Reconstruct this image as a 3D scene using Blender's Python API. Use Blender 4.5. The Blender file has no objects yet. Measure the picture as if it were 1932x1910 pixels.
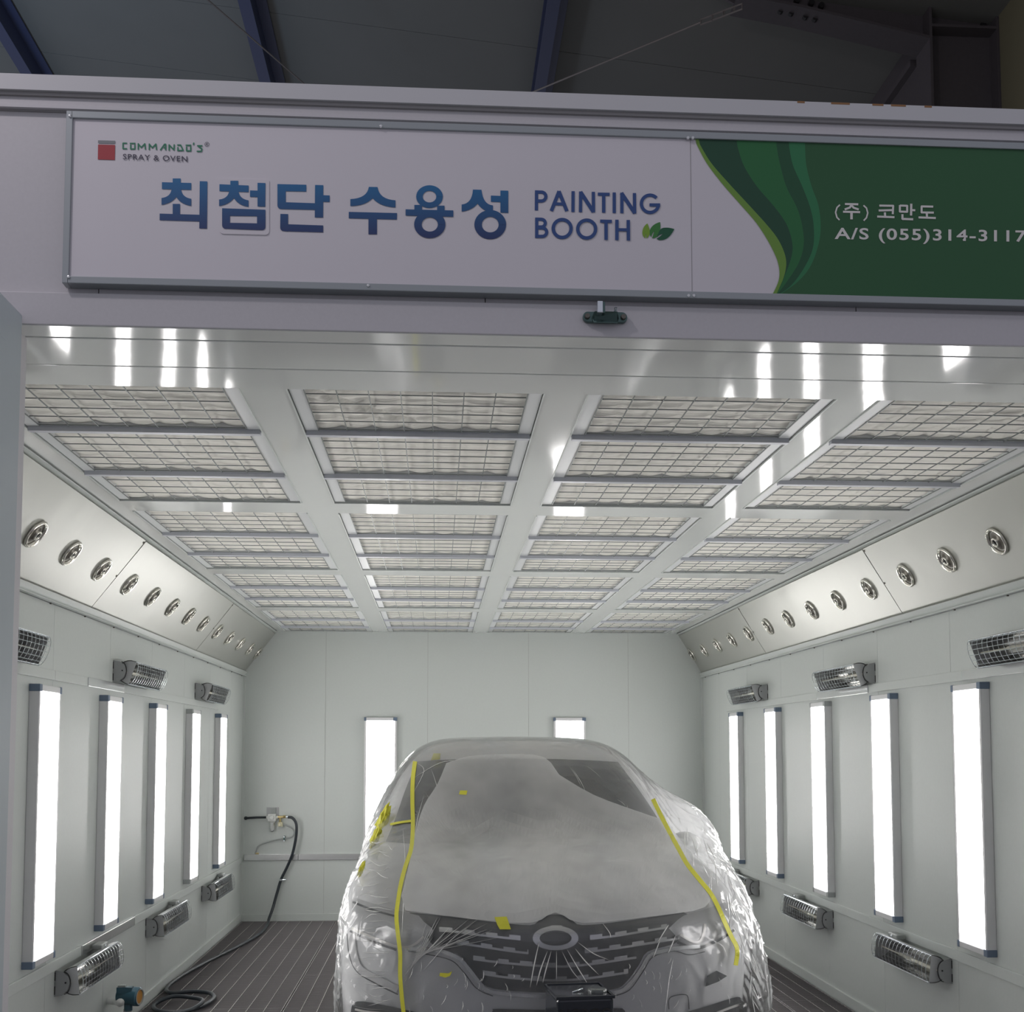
import bpy, bmesh, math, random
import numpy as np
from mathutils import Vector, Matrix, noise
from mathutils.bvhtree import BVHTree
random.seed(7)
S = bpy.context.scene
COL = S.collection
PI = math.pi

# ------------------------------------------------------------------ camera, world, lights, exposure
F, CX, CY = 2193.2, 966.0, 1264.9
YAW, PITCH, ROLL = 0.0641, 0.06816, -0.0007
EYE = Vector((0, 0, 1.536))
fw = Vector((math.sin(YAW)*math.cos(PITCH), math.cos(YAW)*math.cos(PITCH), math.sin(PITCH)))
rt0 = Vector((math.cos(YAW), -math.sin(YAW), 0)); up0 = rt0.cross(fw)
rt = rt0*math.cos(ROLL) + up0*math.sin(ROLL); up = up0*math.cos(ROLL) - rt0*math.sin(ROLL)
cam = bpy.data.cameras.new('camera'); co = bpy.data.objects.new('camera', cam); COL.objects.link(co)
co.matrix_world = Matrix(((rt.x, up.x, -fw.x, EYE.x), (rt.y, up.y, -fw.y, EYE.y), (rt.z, up.z, -fw.z, EYE.z), (0, 0, 0, 1)))
cam.sensor_width = 36; cam.lens = F/1932*36; cam.sensor_fit = 'HORIZONTAL'
cam.shift_y = (CY-955)/1932; cam.shift_x = 0; cam.clip_start = 0.05
S.camera = co

S.view_settings.view_transform = 'Standard'; S.view_settings.look = 'None'
S.view_settings.gamma = 1; S.view_settings.exposure = 0.0
try: S.view_settings.use_curve_mapping = False
except Exception: pass
W = bpy.data.worlds.new('world'); S.world = W; W.use_nodes = True
W.node_tree.nodes['Background'].inputs[0].default_value = (0.62, 0.62, 0.72, 1)
W.node_tree.nodes['Background'].inputs[1].default_value = 0.50
S.cycles.max_bounces = 10; S.cycles.diffuse_bounces = 6; S.cycles.transparent_max_bounces = 16
S.cycles.sample_clamp_indirect = 6
LAMP = 10.0            # emission of the booth light panels

def light(name, kind, loc, energy, size, color, rot=(0, 0, 0)):
    l = bpy.data.lights.new(name, kind); l.energy = energy; l.color = color
    if kind == 'AREA': l.size = size
    else: l.shadow_soft_size = size
    o = bpy.data.objects.new(name, l); COL.objects.link(o); o.location = loc; o.rotation_euler = rot
    return o
light('hall_high_bay', 'POINT', (-2.2, 1.3, 4.9), 80, 0.12, (1.0, 0.93, 0.98))
light('roof_fill', 'AREA', (-4.2, 5.6, 3.6), 105, 1.2, (0.5, 0.7, 1.0), (math.radians(150), math.radians(-35), 0))  # cool fill added to brighten the roof at the left, no visible source

# ------------------------------------------------------------------ helpers
def ray(px, py):
    return fw + rt*((px-CX)/F) - up*((py-CY)/F)
def at(px, py, axis, val):
    r = ray(px, py); t = (val-EYE[axis])/r[axis]
    return EYE + r*t
def lin(c):
    return tuple(((x/255)/12.92 if x/255 <= .04045 else ((x/255+.055)/1.055)**2.4) for x in c)
MATS = {}
def mat(name, col, rough=.5, metal=0, spec=.5, bump=0, bscale=30, bstretch=(1, 1, 1), coat=0, var=0, emit=None, strength=0, aniso=0, bdist=.01):
    m = bpy.data.materials.new(name); m.use_nodes = True; nt = m.node_tree; N = nt.nodes; L = nt.links
    b = N['Principled BSDF']
    b.inputs['Base Color'].default_value = (*col, 1); b.inputs['Roughness'].default_value = rough
    b.inputs['Metallic'].default_value = metal; b.inputs['Specular IOR Level'].default_value = spec
    b.inputs['Coat Weight'].default_value = coat; b.inputs['Coat Roughness'].default_value = .06
    b.inputs['Anisotropic'].default_value = aniso
    if emit: b.inputs['Emission Color'].default_value = (*emit, 1); b.inputs['Emission Strength'].default_value = strength
    if bump or var:
        tc = N.new('ShaderNodeTexCoord'); mp = N.new('ShaderNodeMapping'); mp.inputs['Scale'].default_value = bstretch
        no = N.new('ShaderNodeTexNoise'); no.inputs['Scale'].default_value = bscale; no.inputs['Detail'].default_value = 4
        L.new(tc.outputs['Object'], mp.inputs[0]); L.new(mp.outputs[0], no.inputs['Vector'])
        if bump:
            bp = N.new('ShaderNodeBump'); bp.inputs['Strength'].default_value = bump; bp.inputs['Distance'].default_value = bdist
            L.new(no.outputs[0], bp.inputs['Height']); L.new(bp.outputs[0], b.inputs['Normal'])
        if var:
            mx = N.new('ShaderNodeMixRGB'); mx.inputs[1].default_value = (*[c*(1-var) for c in col], 1); mx.inputs[2].default_value = (*[min(1, c*(1+var)) for c in col], 1)
            L.new(no.outputs[0], mx.inputs[0]); L.new(mx.outputs[0], b.inputs['Base Color'])
    MATS[name] = m
    return m
mat('booth_wall', (.60, .635, .615), .38, bump=.03, bscale=60, var=.03)
mat('booth_gloss', (.78, .80, .785), .07, spec=.6, coat=.5, bump=.12, bscale=3.2, bstretch=(1, .4, 1), bdist=.012)
mat('slope_metal', (.47, .475, .44), .30, metal=.55, bump=.14, bscale=1.3, bdist=.05)
mat('facade', (.60, .585, .60), .42, bump=.015, bscale=120, var=.04)
mat('facade_trim', (.60, .60, .61), .40)
mat('facade_groove', (.33, .32, .32), .5)
mat('leaf_white', (.42, .475, .50), .35, bump=.04, bscale=60)
mat('pad', (.90, .885, .82), .95, bump=.5, bscale=7, bstretch=(1, 5, 1), bdist=.02, var=.05)
mat('wire', (.20, .22, .22), .40, metal=.3)
mat('filter_frame', (.68, .70, .71), .35)
mat('filter_bar', (.55, .57, .62), .35)
mat('lamp_body', (.74, .74, .75), .35, metal=.2)
mat('cap_blue', (.14, .19, .27), .45)
mat('cap_grey', (.40, .42, .42), .45)
mat('diffuser', (.9, .9, .9), .4, emit=(1.0, .975, .965), strength=LAMP)
mat('aluminium', (.72, .73, .73), .22, metal=.85, bump=.04, bscale=14, bstretch=(1, .1, 1))
mat('chrome', (.78, .76, .70), .10, metal=1)
mat('nozzle_dark', (.16, .15, .13), .30, metal=.7)
mat('black_hole', (.01, .01, .01), .6)
mat('steel_plate', (.36, .37, .375), .40, metal=.3)
mat('quartz', (.85, .83, .72), .15, metal=.2)
mat('reflector', (.50, .50, .48), .14, metal=1, bump=.05, bscale=40)
mat('grate', (.26, .245, .25), .5, metal=.3)
mat('grate_rod', (.42, .40, .39), .5, metal=.2)
mat('pit', (.03, .03, .035), .8)
mat('concrete', (.28, .28, .27), .7, bump=.2, bscale=20, var=.15)
mat('roof_panel', (.21, .21, .19), .8, var=.06, bscale=2)
mat('roof_wall', (.22, .20, .12), .8, var=.08, bscale=3)
mat('purlin', (.05, .065, .14), .5)
mat('frame_steel', (.10, .088, .092), .6, var=.1)
mat('bolt', (.02, .02, .02), .6)
mat('cable', (.30, .27, .25), .5, metal=.4)
mat('black_rubber', (.028, .036, .045), .42)
mat('grey_rubber', (.40, .42, .42), .55)
mat('brass', (.62, .50, .25), .3, metal=.8)
mat('white_plastic', (.75, .76, .74), .4)
mat('cream_plastic', (.74, .70, .50), .4)
mat('grey_plastic', (.33, .35, .34), .5)
mat('teal_paint', (.03, .10, .14), .35, coat=.3)
mat('orange_window', (.50, .24, .05), .35)
mat('galv_green', (.10, .16, .15), .25, metal=.7)
mat('bright_steel', (.75, .80, .84), .15, metal=.9)
mat('sign_white', (.72, .69, .72), .5, var=.015, bscale=4)
mat('sign_frame', (.37, .40, .41), .35, metal=.4)
mat('logo_red', (.42, .045, .055), .5)
mat('logo_grey', (.25, .26, .27), .5)
mat('logo_green', (.03, .22, .12), .5)
mat('ink_dark', (.07, .065, .10), .5)
mat('ink_blue', (.035, .085, .26), .5)
mat('g_base', (.022, .115, .038), .42, var=.10, bscale=1.5)
mat('g_light', (.17, .33, .05), .42)
mat('g_dark', (.012, .075, .035), .42)
mat('g_mid', (.02, .16, .045), .42)
mat('g_mid2', (.025, .20, .075), .42)
mat('g_dk2', (.012, .09, .035), .42)
mat('l_light', (.22, .40, .04), .5); mat('l_mid', (.05, .23, .05), .5); mat('l_dark', (.012, .11, .05), .5)
mat('ink_white', (.80, .78, .74), .5)
mat('car_paint', (.80, .81, .82), .25, coat=.6)
mat('car_glass', (.035, .042, .048), .06, spec=.7)
mat('car_black', (.012, .018, .024), .35)
mat('car_trim', (.68, .69, .70), .25, metal=.7)
mat('tyre', (.02, .02, .02), .8)
mat('headlamp', (.50, .51, .52), .30, metal=.0, coat=.4)
mat('drl', (.90, .88, .84), .2, coat=.5)
mat('tape', (.62, .60, .045), .5, bump=.15, bscale=80)
mat('can_black', (.018, .022, .03), .18, coat=.4)
mat('can_top', (.03, .034, .042), .22, coat=.4)
mat('can_navy', (.05, .065, .10), .35)
mat('clear_cap', (.10, .11, .11), .15, spec=.7)
mat('rust', (.30, .16, .07), .8)
mat('crease', (.80, .80, .79), .25, coat=.5)

# blue print of the big letters: printed fade from mid blue to navy
m = mat('ink_fade', (.03, .1, .3), .5); N = m.node_tree.nodes; L = m.node_tree.links
tc = N.new('ShaderNodeTexCoord'); sx = N.new('ShaderNodeSeparateXYZ'); mr = N.new('ShaderNodeMapRange'); cr = N.new('ShaderNodeValToRGB')
mr.inputs['From Min'].default_value = 2.825; mr.inputs['From Max'].default_value = 2.975
cr.color_ramp.elements[0].color = (.028, .045, .15, 1); cr.color_ramp.elements[1].color = (.02, .17, .38, 1)
L.new(tc.outputs['Object'], sx.inputs[0]); L.new(sx.outputs['Z'], mr.inputs[0]); L.new(mr.outputs[0], cr.inputs[0]); L.new(cr.outputs[0], N['Principled BSDF'].inputs['Base Color'])

# masking film: thin milky plastic
def film_mat(name, opacity, rough=.22, bump=.5):
    m = bpy.data.materials.new(name); m.use_nodes = True; nt = m.node_tree; N = nt.nodes; L = nt.links
    N.clear(); out = N.new('ShaderNodeOutputMaterial')
    tc = N.new('ShaderNodeTexCoord'); mp = N.new('ShaderNodeMapping'); mp.inputs['Scale'].default_value = (1, .55, .8)
    n1 = N.new('ShaderNodeTexNoise'); n1.inputs['Scale'].default_value = 7; n1.inputs['Detail'].default_value = 6; n1.inputs['Distortion'].default_value = 1.2
    try: n1.noise_type = 'RIDGED_MULTIFRACTAL'
    except Exception: pass
    bp = N.new('ShaderNodeBump'); bp.inputs['Strength'].default_value = bump; bp.inputs['Distance'].default_value = .012
    L.new(tc.outputs['Object'], mp.inputs[0]); L.new(mp.outputs[0], n1.inputs['Vector']); L.new(n1.outputs[0], bp.inputs['Height'])
    d = N.new('ShaderNodeBsdfDiffuse'); d.inputs[0].default_value = (.92, .925, .925, 1)
    t = N.new('ShaderNodeBsdfTranslucent'); t.inputs[0].default_value = (.92, .925, .925, 1)
    g = N.new('ShaderNodeBsdfGlossy'); g.inputs[0].default_value = (.9, .9, .9, 1); g.inputs[1].default_value = rough
    tr = N.new('ShaderNodeBsdfTransparent')
    a = N.new('ShaderNodeMixShader'); a.inputs[0].default_value = .35; L.new(d.outputs[0], a.inputs[1]); L.new(t.outputs[0], a.inputs[2])
    n2 = N.new('ShaderNodeTexNoise'); n2.inputs['Scale'].default_value = 2.2; n2.inputs['Detail'].default_value = 3; L.new(mp.outputs[0], n2.inputs['Vector'])
    mr = N.new('ShaderNodeMapRange'); mr.inputs['From Min'].default_value = .3; mr.inputs['From Max'].default_value = .7
    mr.inputs['To Min'].default_value = opacity*.7; mr.inputs['To Max'].default_value = min(1, opacity*1.3); L.new(n2.outputs[0], mr.inputs[0])
    b = N.new('ShaderNodeMixShader'); L.new(mr.outputs[0], b.inputs[0]); L.new(tr.outputs[0], b.inputs[1]); L.new(a.outputs[0], b.inputs[2])
    fr = N.new('ShaderNodeFresnel'); fr.inputs[0].default_value = 1.5; L.new(bp.outputs[0], fr.inputs['Normal'])
    c = N.new('ShaderNodeMixShader'); L.new(fr.outputs[0], c.inputs[0]); L.new(b.outputs[0], c.inputs[1]); L.new(g.outputs[0], c.inputs[2])
    for s in (d, t, g): L.new(bp.outputs[0], s.inputs['Normal'])
    L.new(c.outputs[0], out.inputs[0]); MATS[name] = m
    return m
film_mat('film', .15, rough=.16, bump=.7); film_mat('film_layer', .50, bump=.35); film_mat('bowl_clear', .35, bump=0)

class MB:
    def __init__(s): s.v = []; s.f = []; s.mi = []; s.mats = []; s.cur = 0
    def m(s, name):
        if name not in s.mats: s.mats.append(name)
        s.cur = s.mats.index(name); return s
    def add(s, vs, fs):
        o = len(s.v); s.v += [tuple(v) for v in vs]; s.f += [tuple(i+o for i in f) for f in fs]; s.mi += [s.cur]*len(fs)
        return s
    def box(s, x0, x1, y0, y1, z0, z1):
        return s.add([(x0, y0, z0), (x1, y0, z0), (x1, y1, z0), (x0, y1, z0), (x0, y0, z1), (x1, y0, z1), (x1, y1, z1), (x0, y1, z1)],
                     [(0, 3, 2, 1), (4, 5, 6, 7), (0, 1, 5, 4), (1, 2, 6, 5), (2, 3, 7, 6), (3, 0, 4, 7)])
    def prism(s, poly, vec):
        n = len(poly); vec = Vector(vec); a = [Vector(p) for p in poly]
        return s.add(a+[p+vec for p in a], [tuple(range(n))[::-1], tuple(range(n, 2*n))] + [(i, (i+1) % n, n+(i+1) % n, n+i) for i in range(n)])
    def tube(s, pts, r, n=8, closed=False, cap=True):
        P = [Vector(p) for p in pts]; rs = r if hasattr(r, '__len__') else [r]*len(P)
        vs = []; prev = None; K = len(P)
        for i, p in enumerate(P):
            if closed: t = (P[(i+1) % K]-P[i-1])
            else: t = P[min(i+1, K-1)]-P[max(i-1, 0)]
            t.normalize()
            if prev is None: a = t.orthogonal().normalized()
            else:
                a = prev - t*prev.dot(t)
                a = a.normalized() if a.length > 1e-6 else t.orthogonal().normalized()
            prev = a; b = t.cross(a)
            for k in range(n):
                an = 2*PI*k/n; vs.append(p+(a*math.cos(an)+b*math.sin(an))*rs[i])
        fs = []
        for i in range(K if closed else K-1):
            j = (i+1) % K
            for k in range(n): fs.append((i*n+k, i*n+(k+1) % n, j*n+(k+1) % n, j*n+k))
        if cap and not closed: fs += [tuple(range(n))[::-1], tuple((K-1)*n+k for k in range(n))]
        return s.add(vs, fs)
    def lathe(s, prof, o, axis, n=24, closed=False):
        o = Vector(o); ax = Vector(axis).normalized(); a = ax.orthogonal().normalized(); b = ax.cross(a); K = len(prof); vs = []
        for (r, h) in prof:
            for k in range(n):
                an = 2*PI*k/n; vs.append(o+ax*h+(a*math.cos(an)+b*math.sin(an))*r)
        fs = [(i*n+k, i*n+(k+1) % n, ((i+1) % K)*n+(k+1) % n, ((i+1) % K)*n+k) for i in range(K if closed else K-1) for k in range(n)]
        return s.add(vs, fs)
    def poly(s, pts):
        return s.add(pts, [tuple(range(len(pts)))])
    def mesh(s, name, smooth=False, bevel=0):
        me = bpy.data.meshes.new(name); me.from_pydata(s.v, [], s.f)
        for mn in s.mats: me.materials.append(MATS[mn])
        me.polygons.foreach_set('material_index', s.mi)
        if smooth: me.polygons.foreach_set('use_smooth', [True]*len(s.f))
        me.update(); return me
    def build(s, name, parent=None, smooth=False, bevel=0, origin=None, auto=False):
        me = s.mesh(name, smooth or auto)
        o = bpy.data.objects.new(name, me); COL.objects.link(o)
        if parent: o.parent = parent
        if bevel:
            b = o.modifiers.new('b', 'BEVEL'); b.width = bevel; b.segments = 2; b.limit_method = 'ANGLE'; b.angle_limit = .6
        if auto:
            bm = bmesh.new(); bm.from_mesh(me)
            for e in bm.edges:
                if len(e.link_faces) == 2 and e.calc_face_angle(0) > .6: e.smooth = False
            bm.to_mesh(me); bm.free()
        return o
def tag(o, label=None, cat=None, group=None, kind=None):
    if label: o['label'] = label
    if cat: o['category'] = cat
    if group: o['group'] = group
    if kind: o['kind'] = kind
    return o
def empty(name, loc=(0, 0, 0), rz=0):
    o = bpy.data.objects.new(name, None); COL.objects.link(o); o.location = loc; o.rotation_euler = (0, 0, rz); o.empty_display_size = .1
    return o
def copy_tree(o, parent=None):
    c = o.copy(); COL.objects.link(c); c.parent = parent
    for ch in [x for x in bpy.data.objects if x.parent == o]: copy_tree(ch, c)
    return c
def struct(o, label=None): return tag(o, label, None, None, 'structure')
def smooth_path(pts, n=8):
    P = [Vector(p) for p in pts]; out = []
    for i in range(len(P)-1):
        p0 = P[max(i-1, 0)]; p1 = P[i]; p2 = P[i+1]; p3 = P[min(i+2, len(P)-1)]
        for k in range(n):
            t = k/n
            out.append(.5*((2*p1)+(p2-p0)*t+(2*p0-5*p1+4*p2-p3)*t*t+(3*p1-p0-3*p2+p3)*t**3))
    out.append(P[-1]); return out
ORD = ['first', 'second', 'third', 'fourth', 'fifth', 'sixth', 'seventh', 'eighth', 'ninth', 'tenth', 'eleventh', 'twelfth', 'thirteenth']

# ------------------------------------------------------------------ booth shell
XL, XR, YB, ZC = -1.763, 2.472, 10.70, 2.616
XCL, XCR, ZBL = -1.482, 2.2475, 2.232
YF = 2.877
# floor, pit and surrounding hall floor
b = MB().m('concrete').box(-9, 9, -6, 2.9, -.2, 0).box(-9, XL-.1, 2.9, 16, -.2, 0).box(XR+.1, 9, 2.9, 16, -.2, 0).box(XL-.1, XR+.1, YB+.1, 16, -.2, 0)
struct(b.build('floor'))
b = MB().m('pit').box(XL-.1, XR+.1, 2.9, YB+.1, -.4, -.35); b.m('grate').box(XL, XR, 2.9, 6.10, -.35, -.002)
struct(b.build('floor_pit'))
# side walls
seamsL = [3.6, 4.53, 5.453, 6.38, 7.30, 8.23, 9.15, 10.08]
def side_wall(name, x, s):
    b = MB().m('booth_wall'); ys = [2.98]+[y for y in seamsL]+[YB]
    for a, c in zip(ys[:-1], ys[1:]):
        b.box(min(x, x-s*.06), max(x, x-s*.06), a+.0012, c-.0012, -.35, ZBL+.03)
    b.m('facade_groove').box(min(x-s*.003, x-s*.05), max(x-s*.003, x-s*.05), 2.98, YB, -.35, ZBL+.03)
    struct(b.build(name))
side_wall('wall_left', XL, 1); side_wall('wall_right', XR, -1)
b = MB().m('booth_wall')
bx = [XL-.06, -1.02, -.09, .84, 1.77, XR+.06]
for a, c in zip(bx[:-1], bx[1:]): b.box(a+.001, c-.001, YB, YB+.06, -.35, ZC+.3)
b.m('facade_groove').box(XL, XR, YB+.003, YB+.05, -.35, ZC+.3)
struct(b.build('wall_back'))
b = MB().m('booth_wall')
for x, s in ((XL, 1), (XR, -1)): b.box(min(x, x+s*.012), max(x, x+s*.012), 2.98, YB, -.002, .06)
b.box(XL, XR, YB-.012, YB, -.002, .06)
for x, s in ((XL, 1), (XR, -1)): b.box(min(x, x+s*.02), max(x, x+s*.02), YB-.02, YB, .06, ZBL)
struct(b.build('baseboard_booth'))
# sloping metal panels between wall and ceiling
def slope(name, xw, xc, seams):
    s = 1 if xc > xw else -1
    b = MB().m('slope_metal')
    for i, (a, c) in enumerate(zip(seams[:-1], seams[1:])):
        w = .004*(i % 2)
        b.add([(xw, a+.003, ZBL), (xc, a+.003, ZC-.02-w), (xc, c-.003, ZC-.02+w), (xw, c-.003, ZBL),
               (xw-s*.03, a+.003, ZBL+.03), (xc-s*.03, a+.003, ZC+.02), (xc-s*.03, c-.003, ZC+.02), (xw-s*.03, c-.003, ZBL+.03)],
              [(0, 1, 2, 3), (4, 7, 6, 5), (0, 3, 7, 4), (1, 5, 6, 2), (0, 4, 5, 1), (3, 2, 6, 7)])
    d = Vector((xc-xw, 0, ZC-.02-ZBL)); nn = Vector((d.z*s, 0, -d.x*s)).normalized()
    b.m('nozzle_dark')
    for y in seams[1:-1]:
        for t in (.03, .5, .97): b.lathe([(.006, 0), (.005, .004), (0, .005)], Vector((xw, y-.012, ZBL))+d*t, nn, 8)
    struct(b.build(name))
    # seam strips
    b = MB().m('booth_wall')
    b.box(min(xw, xw+s*.028), max(xw, xw+s*.028), 2.98, YB, ZBL-.028, ZBL-.022)
    b.prism([(xw, 2.98, ZBL-.028), (xw+s*.006, 2.98, ZBL-.028), (xw+s*.034, 2.98, ZBL+.012), (xw+s*.028, 2.98, ZBL+.016), (xw, 2.98, ZBL+.0)], (0, YB-2.98, 0))
    b.box(min(xc-s*.02, xc+s*.02), max(xc-s*.02, xc+s*.02), 3.18, YB, ZC-.012, ZC-.006)
    b.m('facade_groove').box(min(xc-s*.03, xc-s*.018), max(xc-s*.03, xc-s*.018), 3.18, YB, ZC-.03, ZC+.01)
    b.m('nozzle_dark')
    y = 3.3
    while y < YB:
        b.box(min(xw, xw+s*.008), max(xw, xw+s*.008), y, y+.006, ZBL-.034, ZBL-.012); y += .52
    struct(b.build('trim_1' if s > 0 else 'trim_2'))
slope('wall_slope_left', XL, XCL, [2.98, 5.96, 8.52, YB]); slope('wall_slope_right', XR, XCR, [2.98, 5.98, 8.55, YB])
# ceiling beams
xe = [(XCL-.02, -1.379), (-.595, -.456), (.322, .452), (1.228, 1.363), (2.13, XCR+.02)]
groups = [(3.40, 3.935, 4.562, 5.073), (5.298, 5.848, 6.44, 6.977), (7.200, 7.757, 8.346, 8.86), (9.099, 9.68, 10.253, 10.66)]
b = MB().m('booth_gloss')
for a, c in xe: b.box(a, c, 3.18, YB, ZC, ZC+.05)
ye = [(3.18, 3.40), (5.073, 5.298), (6.977, 7.20), (8.86, 9.099), (10.66, YB)]
for a, c in ye:
    for (x0, x1), (x2, x3) in zip(xe[:-1], xe[1:]): b.box(x1, x2, a, c, ZC, ZC+.05)
b.m('booth_wall')
for (x0, x1), (x2, x3) in zip(xe[:-1], xe[1:]):
    for g in groups:
        for xx in (x1, x2-.004): b.box(xx, xx+.004, g[0], g[3], ZC-.005, ZC)
        b.box(x1, x2, g[3]-.004, g[3], ZC-.005, ZC)
b.box(XL, XR, 2.98, YB, ZC+.32, ZC+.36)
struct(b.build('ceiling'))
# front wall, header and underside
b = MB().m('facade').box(-6, -1.09, 2.9, 2.98, 0, 2.66).box(1.79, 8, 2.9, 2.98, 0, 2.66)
px = [-6, -1.85, -.849, .118, 1.085, 2.05, 8]
for a, c in zip(px[:-1], px[1:]): b.box(a+.0012, c-.0012, 2.895, 2.98, 2.66, 3.16)
b.m('facade_groove').box(-6, 8, 2.905, 2.97, 2.66, 3.16)
b.m('facade_trim').box(-6, 8, 2.868, 2.99, 3.181, 3.222)
b.m('facade_groove').box(-6, 8, 2.876, 2.99, 3.172, 3.181)
b.m('facade').box(-6, 8, 2.884, 2.99, 3.152, 3.172).box(-6, 8, 2.880, 2.99, 3.142, 3.1505)
b.m('facade_groove').box(-6, 8, 2.890, 2.99, 3.138, 3.152)
b.m('rust')
for x, w in ((1.02, .05), (1.13, .03), (1.18, .04), (1.27, .02), (.93, .02)): b.box(x, x+w, 2.8675, 2.8685, 3.217, 3.2225)
struct(b.build('wall_front', bevel=.0015))
b = MB().m('facade').box(-1.13, 1.83, YF, 2.9, 2.5855, 2.668)
b.box(-1.13, -1.05, YF, 2.98, 0, 2.588).box(1.75, 1.83, YF, 2.98, 0, 2.588)
b.m('booth_gloss').box(-1.13, 1.83, YF+.003, 2.960, 2.584, 2.60)
b.box(-1.6, 2.35, 2.967, 3.176, 2.5838, 2.66).box(-1.6, 2.35, 3.184, 3.36, 2.5845, 2.66)
b.m('facade_groove').box(-1.6, 2.35, 2.94, 3.40, 2.609, 2.66)
b.m('booth_gloss').box(-1.6, 2.35, 2.962, 2.99, 2.6, 2.66)
struct(b.build('wall_header', bevel=.002))

# open door leaf on the left
d = MB().m('leaf_white').box(-1.072, -1.022, 1.36, 2.868, .03, 2.605)
dl = d.build('door_1', bevel=.006); struct(dl, 'open booth door leaf seen edge-on at the left')
d = MB().m('leaf_white').box(-1.024, -1.0165, 1.45, 2.765, .12, 2.50); d.build('door_panel', dl, bevel=.004)
d = MB().m('aluminium').tube([(-1.045, 2.876, z) for z in (2.38, 2.5)], .010, 10); d.build('hinge', dl, smooth=True)

# ------------------------------------------------------------------ hall above the booth
EV = at(1718, 80, 1, 8.3)          # eave line where roof meets the far side wall
def roof_z(x): return EV.z+.1*(EV.x-x)
def roof_pt(px, py):
    r = ray(px, py); t = (EV.z+.1*EV.x-EYE.z)/(r.z+.1*r.x); return EYE+r*t
b = MB().m('roof_panel')
for i in range(14):
    y0 = 4+i*1.0; xr = EV.x if i >= 4 else 4.4
    za, zb = roof_z(-9), roof_z(xr)
    b.add([(-9, y0+.003, za), (xr, y0+.003, zb), (xr, y0+.997, zb), (-9, y0+.997, za), (-9, y0+.003, za+.1), (xr, y0+.003, zb+.1), (xr, y0+.997, zb+.1), (-9, y0+.997, za+.1)],
          [(0, 1, 2, 3), (4, 7, 6, 5), (0, 4, 5, 1), (3, 2, 6, 7), (0, 3, 7, 4), (1, 5, 6, 2)])
struct(b.build('ceiling_hall'))
b = MB().m('frame_steel').box(EV.x, EV.x+.1, 8.2, 18, 3.0, EV.z+.1); b.box(EV.x-.05, EV.x, 8.2, 18, EV.z-.25, EV.z-.20)
struct(b.build('wall_hall'))
for i, q in enumerate(((55, 90), (502, 80), (1034, 90))):
    x = roof_pt(*q).x; z = roof_z(x)-.02
    b = MB().m('purlin').box(x-.09, x+.09, 4, 18, z-.012, z).box(x-.006, x+.006, 4, 18, z-.17, z-.01).box(x-.09, x+.006, 4, 18, z-.18, z-.17)
    tag(b.build('roof_purlin'), ['dark blue steel roof purlin at the far left above the booth', 'blue steel roof purlin above the left half of the sign', 'dark grey-blue steel roof purlin above the middle of the sign'][i], 'roof beam', 'roof purlins')
# portal frame: column and haunched rafter
CA, CB = at(1742, 120, 1, 8.0), at(1872, 120, 1, 8.0); RA, RB, RC = at(1742, 88, 1, 8.0), at(1500, 30, 1, 8.0), at(1385, 8, 1, 8.0)
fr = empty('portal_frame', (CA.x, 8.0, 0)); tag(fr, 'dark steel portal column with haunched rafter at the top right', 'steel frame')
cw = CB.x-CA.x
b = MB().m('frame_steel').box(0, .02, -.12, .12, 3.0, 7.6).box(cw-.02, cw, -.12, .12, 3.0, 7.6).box(.02, cw-.02, -.01, .01, 3.0, 7.6)
b.build('column', fr)
zs_ = at(1800, 68, 1, 8.0).z
b = MB().m('frame_steel').box(.02, cw-.02, -.12, .12, zs_-.01, zs_+.01); b.build('stiffener', fr)
b = MB().m('bolt').box(cw-.09, cw-.05, -.03, -.012, zs_+.02, zs_+.35); b.build('slot', fr)
b = MB().m('frame_steel')
q0, q1, q2 = RA.z, RB.z, RC.z; x1_, x2_ = RB.x-CA.x, RC.x-CA.x
b.prism([(0, -.01, q0), (0, -.01, q0+.9), (-3.4, -.01, q2+.9), (x2_, -.01, q2), (x1_, -.01, q1)], (0, .02, 0))
b.prism([(0, -.12, q0-.01), (x1_, -.12, q1-.01), (x1_, -.12, q1+.01), (0, -.12, q0+.01)], (0, .24, 0))
b.prism([(x1_, -.12, q1-.01), (x2_, -.12, q2-.01), (x2_, -.12, q2+.01), (x1_, -.12, q1+.01)], (0, .24, 0))
b.build('rafter', fr)
for q in ((1430, 6), (1472, 21), (1492, 25), (1519, 32), (1537, 36), (1503, 2), (1530, 7), (1549, 12)):
    p = at(*q, 1, 7.98); b = MB().m('bolt').lathe([(0, -.03), (.022, -.03), (.022, 0)], (p.x-CA.x, -.01, p.z), (0, 1, 0), 8); b.build('bolt', fr)
b = MB().m('roof_wall').box(CB.x-.005, CB.x+.08, 3.3, 7.87, 3.0, 8).box(CB.x-.01, 9, 8.2, 8.3, 3.0, 8); struct(b.build('wall_hall_side'))
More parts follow.
